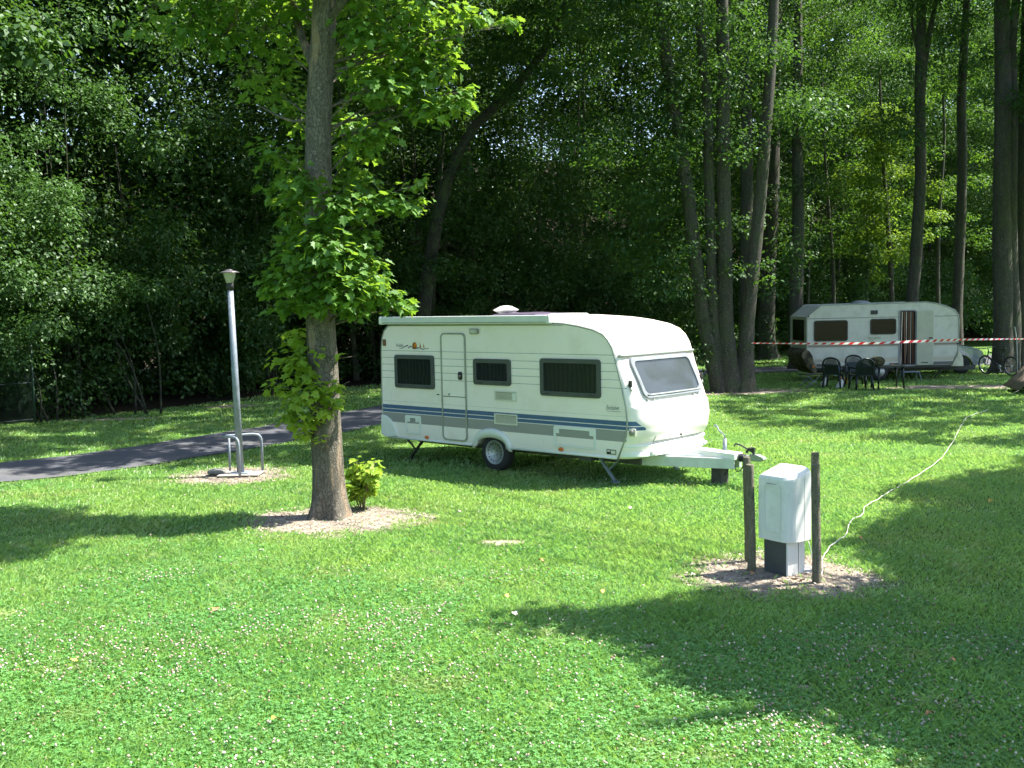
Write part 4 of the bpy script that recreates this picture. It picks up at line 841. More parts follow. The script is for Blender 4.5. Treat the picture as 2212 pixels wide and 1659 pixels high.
    def dots(k_, r0, dr, ww): fr = rm.math('ABSOLUTE', rm.math('SUBTRACT', rm.math('FRACT', rm.math('MULTIPLY', ang, k_ / 6.2832)), .5)); return rm.math('MULTIPLY', rm.math('LESS_THAN', fr, ww), rm.step(rad_, r0 - dr, r0 + dr))
    rm.set(rm.mix(rm.math('ADD', dots(16, .148, .012, .19), dots(5, .062, .012, .10), clamp=True), (.46, .48, .47), (.02, .02, .02)), .4, .35); RIMM = rm.m
    for yy, s_ in ((y0 + .14, -1), (-y0 - .14, 1)):
        wh = MB(); wh.lathe([(.19, -.085), (.225, -.098), (.285, -.095), (.312, -.07), (.318, -.03), (.318, .03), (.312, .07), (.285, .095), (.2, .095)], (0, 0, 0), 36, 'y'); wo = wh.build('wheel', M_RUB, t); wo.location = (2.745, yy, .305)
        if s_ == 1: wo.rotation_euler = (0, 0, math.pi)
        m_ = MB(); m_.lathe([(.205, -.088), (.198, -.098), (.19, -.088), (.182, -.05), (.165, -.045), (.15, -.062), (.135, -.07), (.115, -.075), (.095, -.072), (.085, -.045), (.07, -.04), (.045, -.042), (.04, -.065), (0, -.066)], (0, 0, 0), 36, 'y'); m_.build('rim', RIMM, wo)
    # chassis, axle, steadies
    m_ = MB(); M_CH = simple('chassis', (.09, .095, .095), .6, .4)
    for yy in (-.55, .55): m_.box((.4, yy - .03, .27), (5.4, yy + .03, .40))
    m_.tube([(2.745, -.95, .305), (2.745, .95, .305)], .035, 10); m_.box((3.5, -.7, .29), (4.4, .2, .41)); m_.box((4.5, -.95, .32), (4.75, -.5, .42)); m_.build('chassis', M_CH, t)
    for xx, yy, dx in ((.55, y0 + .15, .35), (.55, -y0 - .15, .35), (5.12, y0 + .22, -.3), (5.12, -y0 - .22, -.3)):
        m_ = MB(); m_.bar((xx + dx, yy, .38), (xx, yy, .02), .05, .03); m_.bar((xx - dx * .3, yy, .38), (xx + dx * .35, yy, .2), .03, .02); m_.lathe([(.07, 0), (.07, .02), (.02, .035)], (xx, yy, 0), 12); m_.build('corner_steady', M_METAL if xx > 3 else M_DARK, t)
    # drawbar
    m_ = MB(); Vt = [(5.35, -.50), (5.35, .50), (6.28, .13), (6.28, -.13)]; V = [(x, y, .475 - (.03 if x > 6 else 0)) for x, y in Vt] + [(x, y * 1.03, .40) for x, y in Vt]; m_.add(V, [(0,1,2,3),(7,6,5,4),(0,3,7,4),(3,2,6,7),(2,1,5,6),(1,0,4,5)]); m_.build('drawbar_cover', M_WPL, t, .015)
    m_ = MB()
    for s_ in (-1, 1): m_.bar((5.2, s_ * .52, .335), (6.76, s_ * .085, .345), .05, .155)
    m_.build('drawbar', simple('drawbar_paint', (.55, .58, .56), .45, .1), t, .004)
    m_ = MB(); m_.prism([(5.95, .40), (6.78, .40), (6.78, .495), (6.05, .52), (5.95, .47)], -.12, .12); m_.build('tongue_cover', M_WPL, t, .01)
    m_ = MB(); m_.tube([(6.74, 0, .43), (7.06, 0, .45)], [.05, .035], 12); m_.prism([(6.98, .40), (7.16, .40), (7.22, .43), (7.20, .47), (7.1, .5), (6.98, .50)], -.05, .05); m_.build('coupling', simple('coupling_cast', (.30, .33, .30), .5, .5), t, .012)
    m_ = MB(); m_.lathe([(.055, 6.80), (.065, 6.82), (.05, 6.84), (.063, 6.86), (.045, 6.88), (.06, 6.9), (.04, 6.93)], (0, 0, .43), 14, 'x'); m_.build('bellows', M_RUB, t)
    m_ = MB(); m_.tube(spline([(6.98, .05, .52), (6.90, .05, .56), (6.78, .05, .61), (6.70, .05, .62), (6.68, .05, .585)], 4), .014, 8); m_.build('brake_lever', M_DARK, t); m_ = MB(); m_.tube(spline([(7.05, -.03, .50), (7.03, -.03, .56), (6.98, -.05, .58), (6.94, -.05, .52)], 4), .02, 8); m_.box((7.0, -.045, .54), (7.06, .0, .60)); m_.build('coupling_handle', M_DARK, t)
    m_ = MB(); m_.tube([(6.48, .11, .3), (6.48, .11, .68)], .03, 12); jw = m_.build('jockey_wheel', M_METAL, t); m_ = MB(); m_.tube([(6.48, .11, .68), (6.48, .11, .73), (6.37, .12, .80), (6.34, .12, .86)], .011, 8); m_.tube([(6.34, .12, .86), (6.30, .12, .865)], .017, 8); m_.build('crank', M_METAL, jw)
    bl = MB(); bl.box((-.085, -.11, 0), (.085, .11, .262)); bo_ = bl.build('prop_block', simple('old_timber', (.055, .05, .042), .9, 0, .3, 12, .3), None, .008); bo_.location = (ox + ct_(6.47, -.02)[0], oy + ct_(6.47, -.02)[1], 0); bo_.rotation_euler = (0, 0, -.7401); tag(bo_, 'dark square timber block propping up the drawbar of the big caravan', 'block')
    m_ = MB(); m_.tube(spline([(6.7, -.1, .36), (6.66, -.12, .22), (6.6, -.12, .16), (6.68, -.1, .30)], 4), .007, 5); m_.tube(spline([(6.74, -.06, .36), (6.8, -.1, .24), (6.86, -.06, .27), (6.9, 0, .42)], 4), .008, 5); m_.build('cable', M_DARK, t)
    # roof furniture
    m_ = MB(); m_.lathe([(.09, 2.50), (.10, 2.60), (.23, 2.67), (.10, 2.735), (.04, 2.745), (0, 2.746)], (2.15, 0, 0), 4 * 6, 'z', False); m_.build('roof_cowl', M_WPL, t, .006)
    m_ = MB(); m_.prism([(2.15, 2.545), (2.25, 2.60), (2.6, 2.625), (3.2, 2.60), (3.3, 2.55)], -.45, .45); m_.build('roof_light', simple('purple_dome', (.13, .11, .16), .2), t, .03, seg=3)
    m_ = MB(); m_.prism([(3.36, 2.53), (3.4, 2.60), (3.75, 2.595), (3.86, 2.51)], -.3, .3); m_.build('roof_hatch', M_WPL, t, .02, seg=3)
    m_ = MB(); m_.prism([(4.15, 2.50), (4.25, 2.535), (4.75, 2.47), (4.9, 2.42)], -.55, .45); m_.build('front_roof_hatch', M_WPL, t, .02, seg=3)
    # lettering and picture on the side
    M_INK = simple('blue_ink', (.015, .03, .09), .5); rot = (math.pi / 2, 0, 0)
    text_mesh('lettering', 'Hobby', .088, M_INK, t, (.41, y0 - .001, 2.045), rot, 0, .82)
    text_mesh('lettering', 'Exclusive', .098, M_INK, t, (5.13, y0 - .001, 1.155), rot, .3, .66)
    m_ = MB(); m_.box((5.14, y0 - .002, 1.128), (5.41, y0 + .0, 1.133)); m_.build('underline', M_INK, t)
    def wave(pts, wd, name, mat):
        m_ = MB(); pp = spline([(x, 0, z) for x, z in pts], 5); n_ = len(pp); V = []
        for i, p in enumerate(pp):
            k = wd * math.sin(math.pi * min(1, (i + .35) / n_)) + .0018; V += [(p[0], y0 - .0015, p[2] - k), (p[0], y0 - .0015, p[2] + k)]
        m_.add(V, [(2*i, 2*i+1, 2*i+3, 2*i+2) for i in range(n_ - 1)]); return m_.build(name, mat, t)
    wave([(.48,2.018),(.56,2.022),(.64,2.05),(.72,2.075),(.74,2.03),(.80,2.065),(.86,2.02),(.93,2.03),(1.0,2.045)], .009, 'wave_emblem', M_INK)
    wave([(.86,2.015),(.95,2.02),(1.03,2.035),(1.10,2.012),(1.18,2.02),(1.27,2.028)], .006, 'wave_emblem', M_INK)
    m_ = MB(); m_.lathe([(.058, y0 - .002), (.0, y0 - .0022)], (.90, 0, 2.075), 24, 'y'); m_.build('sun_emblem', simple('sun_orange', (.62, .20, .02), .5), t)
    m_ = MB()
    for a, b, c in ((1.03, 1.075, .085), (1.12, 1.16, .07)): m_.add([(a, y0 - .0017, 2.045), (b, y0 - .0017, 2.04), (a + .008, y0 - .0017, 2.045 + c)], [(0, 1, 2)])
    m_.build('sail_emblem', simple('sail_brown', (.40, .14, .03), .5), t)
caravan()

# ------------------------------------------------------------------ street lamp, guard rail, stone
def lamp():
    b = G(520, 1024); topp = P(497, 622, b[1] - .05); t = empty('street_lamp', tuple(b), 0, 'tall grey metal lamp post leaning slightly left, with a tapered lantern', 'street lamp'); v = topp - b
    m_ = MB(); m_.tube([(0, 0, 0), tuple(v * .5), tuple(v)], [.060, .056, .050], 20); m_.build('post', M_METAL, t)
    u = v / np.linalg.norm(v); q = Vector(u).to_track_quat('Z', 'Y').to_matrix().to_4x4(); q.translation = Vector(v)
    def lat(name, prof, mat, n=20, bv=0): m_ = MB(); m_.lathe(prof, (0, 0, 0), n); o = m_.build(name, mat, hd, bv); return o
    m_ = MB(); m_.lathe([(.058, -.03), (.062, -.03), (.062, .07), (.05, .08)], (0, 0, 0), 20); hd = m_.build('lantern', M_DARK, t); hd.matrix_local = q
    M_LENS = glassy('lantern_glass', (.55, .55, .48), .25, .25)
    lat('shade', [(.060, .08), (.105, .245), (.108, .25)], M_LENS, 8); lat('cap', [(.165, .247), (.168, .257), (.12, .275), (.06, .29), (.055, .305), (.02, .31), (0, .31)], simple('lantern_cap', (.13, .12, .13), .4, .4), 24)
    lat('bulb', [(.03, .08), (.035, .18), (.0, .2)], simple('bulb_white', (.8, .8, .75), .3), 10)
    m_ = MB(); m_.box((-.16, -.14, 0), (.16, .14, .035)); m_.build('base_plate', M_METAL, t, .006); 
    m_ = MB(); m_.prism([(-.34, -.0), (.36, -.0), (.36, .02), (-.34, .02)], -.26, .26); m_.build('footing', simple('concrete', (.30, .28, .25), .9, 0, .2, 8, .2), t, .01)
    # guard rail
    g = empty('guard_rail', tuple(b), 0, 'bent steel tube guard rail with three legs around the foot of the lamp post', 'guard rail')
    S = lambda x, y: ((540 + x * .0904) * .8534, (1080 + y * .0904) * .8534)
    near = G(*S(745, 1405)) - b; far = G(*S(1382, 1255)) - b; mid = G(*S(470, 1262)) - b; hgt = .655; near[2] = far[2] = mid[2] = 0
    cor = P(*S(235, 425), b[1] + (near[1] + far[1]) / 2 + .02) - b; cor[2] = hgt
    def bend(p, q, k=.13): d = (q - p); d[2] = 0; d /= np.linalg.norm(d); a = p + [0, 0, hgt]; return [p, p + [0, 0, hgt - k], p + [0, 0, hgt - k * .45] + d * k * .12, p + [0, 0, hgt - k * .12] + d * k * .45, a + d * k]
    A = bend(near, cor); Bk = bend(far, cor); d1 = unit((A[-1] - cor)[None])[0]; d2 = unit((Bk[-1] - cor)[None])[0]
    m_ = MB(); m_.tube(A + [cor + d1 * .10, cor + d1 * .03 + d2 * .004, cor + d2 * .03 + d1 * .004, cor + d2 * .10] + Bk[::-1], .022, 12); m_.build('rail', M_METAL, g)
    m_ = MB(); m_.tube([mid, mid + [0, 0, hgt - .01]], .021, 12); m_.build('leg', M_METAL, g)
    s = G(468, 1024); m_ = MB(); m_.lathe([(.10, 0), (.14, .02), (.13, .07), (.08, .10), (0, .105)], (0, 0, 0), 14); o = m_.build('stone', simple('stone_grey', (.16, .16, .15), .85, 0, .3, 14, .4)); o.location = s; o.scale = (1.15, .8, .9); tag(o, 'dark grey stone lying beside the foot of the lamp post', 'stone')
lamp()

# ------------------------------------------------------------------ electric cabinet, posts and cable
def cabinet():
    t = empty('power_cabinet', (2.72, 10.56, 0), math.atan2(.15, .21), 'weathered white electric cabinet on a square column, standing in bare soil between wooden posts', 'electric cabinet')
    def pm():
        m = NT('cabinet_plastic'); n = m.noise(7, 6, .7); x, y, z = m.xyz(); s = m.smooth(n, .42, .72); vor = m.smooth(m.noise(16, 5, .75), .3, .75)
        lw = m.smooth(m.noise(2.5, 5, .6), .45, .65); m.set(m.mix(m.math('MULTIPLY', m.math('MAXIMUM', s, lw), m.math('MULTIPLY', vor, .45)), (.74, .74, .70), (.38, .39, .29)), .5); return m.m
    PM = pm(); m_ = MB(); m_.box((-.125, -.15, 0), (.135, .15, .36)); m_.build('column', simple('column_white', (.70, .70, .68), .5, 0, .06), t, .006)
    m_ = MB(); m_.box((-.129, -.13, .004), (-.1255, .15, .355)); m_.build('dark_side_panel', simple('dark_grey_panel', (.055, .06, .065), .5), t)
    m_ = MB(); m_.box((.03, -.1535, .0), (.034, -.1505, .355)); m_.build('column_seam', M_DARK, t)
    # upper box: plan with one big rounded corner, domed top
    plan = [(-.17, .20), (-.17, -.205)] + [(-.17 + .0 + .14 - .14 * math.cos(a), -.205 + .0 - .0 - .03 * math.sin(a)) for a in ()] 
    r_ = .115; plan = [(-.165, .195), (-.165, -.215 + r_)] + [(-.165 + r_ - r_ * math.cos(R(a)), -.215 + r_ - r_ * math.sin(R(a))) for a in (15, 30, 45, 60, 75, 90)] + [(.17 - .02, -.215), (.17, -.195), (.17, .175), (.15, .195)]
    n = len(plan); levels = [(0, .345, 1.), (0, .98, 1.), (.0, 1.005, .985), (0, 1.03, .92), (0, 1.05, .8), (0, 1.058, .6)]; V = []
    for _, z, k in levels:
        for i, (x, y) in enumerate(plan): V.append((x * k, y * k, z + (.035 * (x + .0) / .17 * (1 if z > .9 else 0)) - (.0 if z > .9 else .015 * (y > 0) * 0)))
    F = [(l*n+i, l*n+(i+1) % n, (l+1)*n+(i+1) % n, (l+1)*n+i) for l in range(len(levels) - 1) for i in range(n)] + [tuple(range(n)), tuple(range(len(V) - n, len(V)))]
    m_ = MB(); m_.add(V, F); bo = m_.build('housing', PM, t, .008)
    m_ = MB(); ring(m_, rrect(-.10, .44, .12, .91, .02), rrect(-.085, .455, .105, .895, .015), -.006, 0); o = m_.build('door_panel', PM, bo); o.location = (-.168, 0.02, 0); o.rotation_euler = (0, 0, -math.pi / 2)
    m_ = MB(); m_.box((-.06, -.0085, .922), (.06, -.005, .926)); o = m_.build('panel_seam', simple('rust_line', (.2, .15, .08), .9), bo); o.location = (-.168, .02, 0); o.rotation_euler = (0, 0, -math.pi / 2)
    m_ = MB(); m_.box((.045, -.2165, .35), (.049, -.2148, .985)); m_.build('seam', M_TRIM, bo)
    f0 = G(1762, 1235)
    m_ = MB(); m_.box((0, -.22, 0), (.25, .05, .02)); o = m_.build('footing', simple('concrete_foot', (.42, .40, .37), .9, 0, .2), t, .01); o.location = (.10, .02, 0)
cabinet()
M_POST = barkmat('post_wood', (.15, .135, .085), (.26, .24, .16), None, 2.2, .3)
def posts():
    for (x, y, top, lab, rad) in ((1624, 1233, 1003, 'front left wooden post beside the electric cabinet', .042), (1617, 1213, 987, 'rear left wooden post behind another post, beside the cabinet', .04), (1764, 1259, 1003, 'front right wooden post beside the electric cabinet', .042), (1763, 1236, 977, 'rear right wooden post hidden behind the front right post', .04)):
        b = G(x, y); tp = P(x - (4 if x < 1700 else 2), top, b[1]); h = tp[2]
        m_ = MB(); n = 16; rg = random.Random(x); V = []; zs = [0, .02, h * .25, h * .5, h * .75, h - .02, h - .004, h]
        m_.tube([(0 + .003 * math.sin(z * 5), .002 * math.cos(z * 7), z) for z in zs], [rad * k for k in (1.05, 1.03, 1.02, 1.0, 1.01, .99, .96, .9)], n); o = m_.build('wooden_post', M_POST); o.location = (b[0], b[1], 0); dx = tp[0] - b[0]; o.rotation_euler = (0, math.atan2(dx, h), 0)
        tag(o, lab, 'post', 'wooden posts around the electric cabinet')
posts()
def cable():
    pts = [(1748, 1168), (1756, 1182), (1768, 1206), (1776, 1222), (1780, 1207), (1792, 1188), (1820, 1168), (1828, 1156), (1841, 1130), (1862, 1116), (1870, 1100), (1893, 1085), (1917, 1070), (1945, 1054), (1975, 1036), (2010, 1012), (2038, 990), (2048, 972), (2066, 945), (2078, 920), (2085, 908), (2105, 898), (2135, 888)]
    W = []
    for i, (x, y) in enumerate(pts):
        p = G(x, y); p[2] = .035; 
        if i == 0: p = np.array([2.93, 10.44, .34])
        if i == 1: p = np.array([2.96, 10.36, .12])
        if i == 2: p = np.array([3.02, 10.32, .03])
        W.append(p)
    pp = spline(W, 6); pp = [p + [math.sin(i * .5) * .008, math.cos(i * .4) * .008, .006 * math.sin(i * 1.3)] for i, p in enumerate(pp)]
    m_ = MB(); m_.tube(pp, .0048, 8); o = m_.build('power_cable', simple('cable_white', (.55, .53, .51), .5)); tag(o, 'white power cable snaking over the grass away from the cabinet', 'cable')
cable()

# ------------------------------------------------------------------ old caravan at the back
def c3(x, y): return 1587.3 + .2824 * x, 597.4 + .2824 * y
def old_paint():
    m = NT('old_caravan_skin'); x, y, z = m.xyz(); n = m.noise(3, 6, .7); c = m.mix(m.smooth(n, .4, .75), (.58, .57, .52), (.45, .45, .39)); side = m.math('LESS_THAN', y, -.99)
    c = m.mix(m.math('MULTIPLY', side, m.step(z, 1.15, 1.215)), c, (.25, .20, .15)); c = m.mix(m.math('MULTIPLY', side, m.step(z, .62, .76)), c, (.50, .45, .36)); c = m.mix(m.math('MULTIPLY', side, m.step(z, 2.08, 2.10)), c, (.14, .14, .13)); c = m.mix(m.math('MULTIPLY', side, m.step(z, 1.12, 1.15)), c, (.42, .38, .34))
    m.set(c, .5); wv = m.new('TexWave', bands_direction='Z'); wv.inputs['Scale'].default_value = 9; m.l.new(m.coord(), wv.inputs[0]); m.bump(wv.outputs[1], .25, .01); return m.m
def oldcaravan():
    b = G(*c3(525, 765)); t = empty('old_caravan', (9.74, 34.9, 0), 0, 'older dull white caravan with its door open, parked under the trees at the back right', 'caravan'); t.location.y += 1.0; t.scale = (.975, 1, 1)
    PT = old_paint(); yf = -1.0; wd = 2.0
    prof = [(.26, .48), (0, 1.05), (0, 2.15), (.5, 2.53), (4.04, 2.56), (4.4, 2.50), (4.7, 2.41), (5.0, 2.28), (5.12, 2.12), (5.14, 1.9), (5.12, .95), (4.92, .48)]
    d0, d1, dz = 3.145, 3.67, 2.28; m_ = MB(); n = len(prof)
    # near wall is built around the open doorway
    L_ = [(.26, .48), (0, 1.05), (0, 2.15), (.5, 2.53), (d0, 2.555), (d0, .48)]; Rr = [(d1, .48), (d1, 2.558), (4.04, 2.56), (4.4, 2.50), (4.7, 2.41), (5.0, 2.28), (5.12, 2.12), (5.14, 1.9), (5.12, .95), (4.92, .48)]; Tt = [(d0, dz), (d0, 2.555), (d1, 2.558), (d1, dz)]
    for pl in (L_, Rr, Tt): m_.add([(x, yf, z) for x, z in pl], [tuple(range(len(pl)))])
    V = [(x, yf, z) for x, z in prof] + [(x, -yf, z) for x, z in prof]; m_.add(V, [(i, n + i, n + (i+1) % n, (i+1) % n) for i in range(n - 1)] + [tuple(range(2*n - 1, n - 1, -1))])
    m_.box((d0, yf, .46), (d1, yf + .5, .50)); m_.build('body', PT, t)
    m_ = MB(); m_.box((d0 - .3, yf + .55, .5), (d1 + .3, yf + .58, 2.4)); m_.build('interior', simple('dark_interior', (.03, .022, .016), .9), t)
    m_ = MB(); m_.tube([(x, yf - .004, z) for x, z in prof], .022, 6); m_.tube([(x, -yf, z) for x, z in prof], .022, 6); m_.build('edge_trim', M_TRIM, t)
    brown = glassy('brown_pane', (.022, .013, .008), .2, .3)
    for x0, z0, x1, z1 in ((.24, 1.335, 1.385, 2.025), (2.14, 1.525, 3.02, 2.045)):
        m_ = MB(); ring(m_, rrect(x0, z0, x1, z1, .08), rrect(x0 + .03, z0 + .03, x1 - .03, z1 - .03, .06), yf - .02, yf); w_ = m_.build('window', M_DARK, t)
        m_ = MB(); m_.prism(rrect(x0 + .02, z0 + .02, x1 - .02, z1 - .02, .06), yf - .014, yf - .01); m_.build('pane', brown, w_); m_ = MB(); m_.prism(rrect(x0 + .03, z0 + .03, x1 - .03, z1 - .03, .06), yf - .006, yf - .003); m_.build('curtain', simple('brown_curtain', (.035, .022, .014), .9, 0, .4, 7), w_)
    m_ = MB(); m_.box((-.012, -.7, 1.35), (-.004, .7, 2.05)); m_.build('rear_window', brown, t)
    # doorway frame, strip curtain and the opened door
    m_ = MB(); ring(m_, rrect(d0 - .04, .47, d1 + .03, dz + .04, .08), rrect(d0 + .005, .51, d1 - .005, dz, .05), yf - .02, yf + .003); m_.build('door_frame', simple('door_frame_grey', (.25, .25, .28), .5), t)
    rr = random.Random(2); cs = [simple('strip_brown', (.16, .075, .045), .8), simple('strip_cream', (.60, .52, .44), .8), simple('strip_dark', (.03, .02, .018), .8)]
    for k in range(17):
        x = d0 + .03 + (d1 - d0 - .06) * k / 16; a = rr.uniform(-.03, .03); m_ = MB(); m_.bar((x, yf + .02 + .006 * (k % 2), 2.26), (x + a * 1.6, yf + .015 + .01 * (k % 2), .54), .026 if k % 3 else .014, .003, (0, 1, 0)); m_.build('curtain_strip', cs[(0, 2, 1, 2, 0)[k % 5]], t)
    m_ = MB(); m_.prism(rrect(3.70, .50, 4.255, 2.285, .06), yf - .075, yf - .045); dr = m_.build('door', simple('door_beige', (.42, .42, .34), .5, 0, .07), t, .008)
    m_ = MB(); m_.tube([(x, yf - .06, z) for x, z in rrect(3.70, .50, 4.255, 2.285, .06)], .012, 5, closed=True); m_.build('edge', simple('door_edge', (.62, .62, .55), .5), dr); m_ = MB(); m_.box((4.1, yf - .1, 1.36), (4.22, yf - .076, 1.40)); m_.build('handle', M_DARK, dr); m_ = MB(); m_.box((3.84, yf - .08, .56), (4.08, yf - .0765, .59)); m_.build('vent', M_DARK, dr)
    for x0, z0, x1, z1, nm, mt in ((2.16, 2.195, 2.39, 2.325, 'awning_lamp', M_DARK), (.33, .50, .86, .60, 'vent', simple('old_vent', (.12, .12, .11), .6)), (4.28, .50, 4.95, .60, 'vent', simple('old_vent2', (.12, .12, .12), .6)), (2.1, 1.39, 2.5, 1.45, 'name_strip', simple('faded_strip', (.42, .42, .33), .6)), (.04, 2.13, .08, 2.2, 'marker_lamp', M_DARK), (5.08, 1.14, 5.13, 1.2, 'marker_lamp', M_DARK), (2.8, .50, 3.1, .57, 'vent', M_DARK)):
        m_ = MB(); m_.prism(rrect(x0, z0, x1, z1, .015, 3), yf - .03, yf + .001); m_.build(nm, mt, t)
    m_ = MB(); m_.tube([(x, yf - .01, z) for x, z in rrect(.30, .47, 1.12, .70, .05)], .012, 6, closed=True); m_.build('locker_frame', M_TRIM, t)
    for x in (.19, 2.86): m_ = MB(); m_.prism(rrect(x, .47 if x > 1 else .49, x + .09, .55, .015, 2), yf - .035, yf - .012); m_.build('side_reflector', M_ORANGE, t)
    m_ = MB(); m_.prism([(4.90, .42), (5.34, .42), (5.32, .72), (5.16, .96), (5.13, .8)], yf + .05, -yf - .1); m_.build('gas_locker', simple('locker_cream', (.56, .54, .42), .5), t, .02)
    m_ = MB(); m_.lathe([(.0, 2.66), (.2, 2.64), (.33, 2.58), (.34, 2.54)], (2.15, 0, 0), 16); m_.build('roof_dome', simple('dome_grey', (.25, .27, .27), .4), t)
    m_ = MB(); m_.lathe([(.13, -.075), (.26, -.08), (.29, -.05), (.29, .05), (.26, .08), (.13, .08)], (0, 0, 0), 26, 'y'); wo = m_.build('wheel', M_RUB, t); wo.location = (2.50, yf + .14, .29); m_ = MB(); m_.lathe([(.165, -.085), (.15, -.06), (.07, -.055), (.05, -.08), (0, -.082)], (0, 0, 0), 20, 'y'); m_.build('rim', simple('hubcap', (.62, .63, .62), .4, .3), wo)
    m_ = MB(); m_.box((.5, -.6, .28), (5.9, -.5, .42)); m_.box((.5, .5, .28), (5.2, .6, .42)); m_.box((.3, yf + .03, .40), (4.9, yf + .08, .48)); m_.build('chassis', simple('old_chassis', (.05, .05, .048), .7), t)
    for x in (.55, 4.4): m_ = MB(); m_.bar((x + .3, yf + .2, .4), (x, yf + .2, .02), .05, .03); m_.build('corner_steady', M_DARK, t)
    m_ = MB(); m_.prism([(-.02, 1.10), (-.16, .98), (-.18, .86), (.0, .5), (.26, .25), (.36, .32), (.24, .66), (.2, .86), (.1, 1.02)], yf - .03, .9)
    cam_m = NT('mottled_sheet'); q = cam_m.noise(3.2, 2); cam_m.set(cam_m.ramp(q, [(.40, (.05, .05, .025)), (.47, (.16, .12, .09)), (.55, (.10, .095, .04)), (.62, (.035, .03, .02))]), .9); m_.build('mottled_cover', cam_m.m, t, .03)
    # folding step
    s = empty('folding_step', (12.95, 34.35, 0), 0, 'low metal folding step below the open caravan door', 'step'); m_ = MB(); m_.box((-.27, -.13, .30), (.27, .13, .33)); m_.build('tread', M_METAL, s)
    for x in (-.25, .25):
        m_ = MB(); m_.tube([(x, -.12, .3), (x * 1.15, -.24, 0)], .014, 6); m_.build('leg', M_METAL, s); m_ = MB(); m_.tube([(x, .12, .3), (x * 1.15, .24, 0)], .014, 6); m_.build('leg', M_METAL, s)
oldcaravan()

# ------------------------------------------------------------------ camp furniture in front of it
M_GREEN = simple('dark_green_plastic', (.007, .015, .014), .38, 0, .1)
def chair(loc, rz, label, tilt=0.):
    t = empty('garden_chair', loc, rz, label, 'chair', 'dark plastic garden chairs'); t.rotation_euler = (tilt, 0, rz)
    m_ = MB(); m_.prism([(-.24, .40), (.24, .41), (.25, .435), (-.24, .43)], -.24, .24); m_.build('seat', M_GREEN, t, .01)
    hoop = [(-.10, -.25, .43)]; V = []
    pts = [(-.22, -.25, .40), (-.27, -.26, .6), (-.31, -.25, .76), (-.34, -.2, .86), (-.355, -.1, .915), (-.36, 0, .93), (-.355, .1, .915), (-.34, .2, .86), (-.31, .25, .76), (-.27, .26, .6), (-.22, .25, .40)]
    m_ = MB(); m_.tube(spline(pts, 3), .03, 6); m_.prism([(-.22, .42), (-.23, .42), (-.30, .72), (-.29, .72)], -.22, .22)
    for k in range(-6, 7):
        y = k * .036; zt = .92 - 3.2 * y * y; m_.bar((-.235, y * .8, .43), (-.352 + abs(y) * .1, y, zt), .024, .012, (1, 0, 0))
    m_.tube(spline([(-.30, -.24, .68), (-.325, 0, .69), (-.30, .24, .68)], 3), .014, 5); m_.build('backrest', M_GREEN, t)
    for s_ in (-1, 1):
        m_ = MB(); m_.tube(spline([(-.29, .26 * s_, .64), (0, .29 * s_, .66), (.2, .28 * s_, .64), (.24, .26 * s_, .56), (.235, .25 * s_, .42)], 4), .027, 6); m_.build('armrest', M_GREEN, t)
        for a, b in ((.22, .27), (-.21, -.27)): m_ = MB(); m_.tube([(a, .22 * s_, .42), (b, .27 * s_, 0)], [.042, .028], 6); m_.build('leg', M_GREEN, t)
    return t
g = G(1806, 838); chair((g[0], g[1] + .25, 0), R(60), 'dark green slatted garden chair standing alone left of the table')
g = G(1866, 842); chair((g[0], g[1] + .25, 0), R(96), 'nearest dark garden chair with its solid-looking back turned to the lawn')
g = G(1872, 838); chair((g[0], g[1] + 1.0, 0), R(-95), 'dark garden chair behind the nearest one, facing the lawn')
def table():
    g = G(1925, 841); t = empty('garden_table', (g[0], g[1] + .3, 0), R(5), 'low dark plastic garden table beside the garden chairs', 'table'); m_ = MB(); m_.prism(rrect(-.45, -.3, .45, .3, .08), 0, 0.04, Matrix(((1, 0, 0, 0), (0, 0, 1, 0), (0, 1, 0, .66), (0, 0, 0, 1)))) 
    m_ = MB(); pl = rrect(-.45, -.3, .45, .3, .1); n = len(pl); m_.add([(x, y, .66) for x, y in pl] + [(x, y, .70) for x, y in pl], [tuple(range(n - 1, -1, -1)), tuple(range(n, 2*n))] + [(i, (i+1) % n, n + (i+1) % n, n + i) for i in range(n)]); m_.build('table_top', M_GREEN, t)
    for a in (-1, 1):
        for b in (-1, 1): m_ = MB(); m_.tube([(a * .36, b * .22, .67), (a * .4, b * .25, 0)], [.04, .025], 6); m_.build('leg', M_GREEN, t)
    m_ = MB(); r_ = random.Random(3); V = []; n = 14
    prof = [(.12, 0), (.17, .06), (.18, .14), (.15, .22), (.08, .27), (0, .28)]
    for i, (r, h) in enumerate(prof):
        for k in range(n): rr_ = r * (1 + .2 * r_.uniform(-1, 1)); V.append((rr_ * 1.25 * math.cos(k * 2 * math.pi / n), rr_ * math.sin(k * 2 * math.pi / n), h))
    m_.add(V, [(i*n+k, i*n+(k+1) % n, (i+1)*n+(k+1) % n, (i+1)*n+k) for i in range(len(prof) - 1) for k in range(n)] + [tuple(range(n))], True); mm = NT('mottled_cloth'); mm.set(mm.ramp(mm.noise(7, 3), [(.4, (.02, .022, .014)), (.55, (.09, .08, .03)), (.65, (.03, .035, .02))]), .9)
    o = m_.build('bundled_jacket', mm.m); o.location = (g[0] - .32, g[1] + .28, .70); tag(o, 'dark mottled jacket bundled up on the garden table', 'jacket')
table()
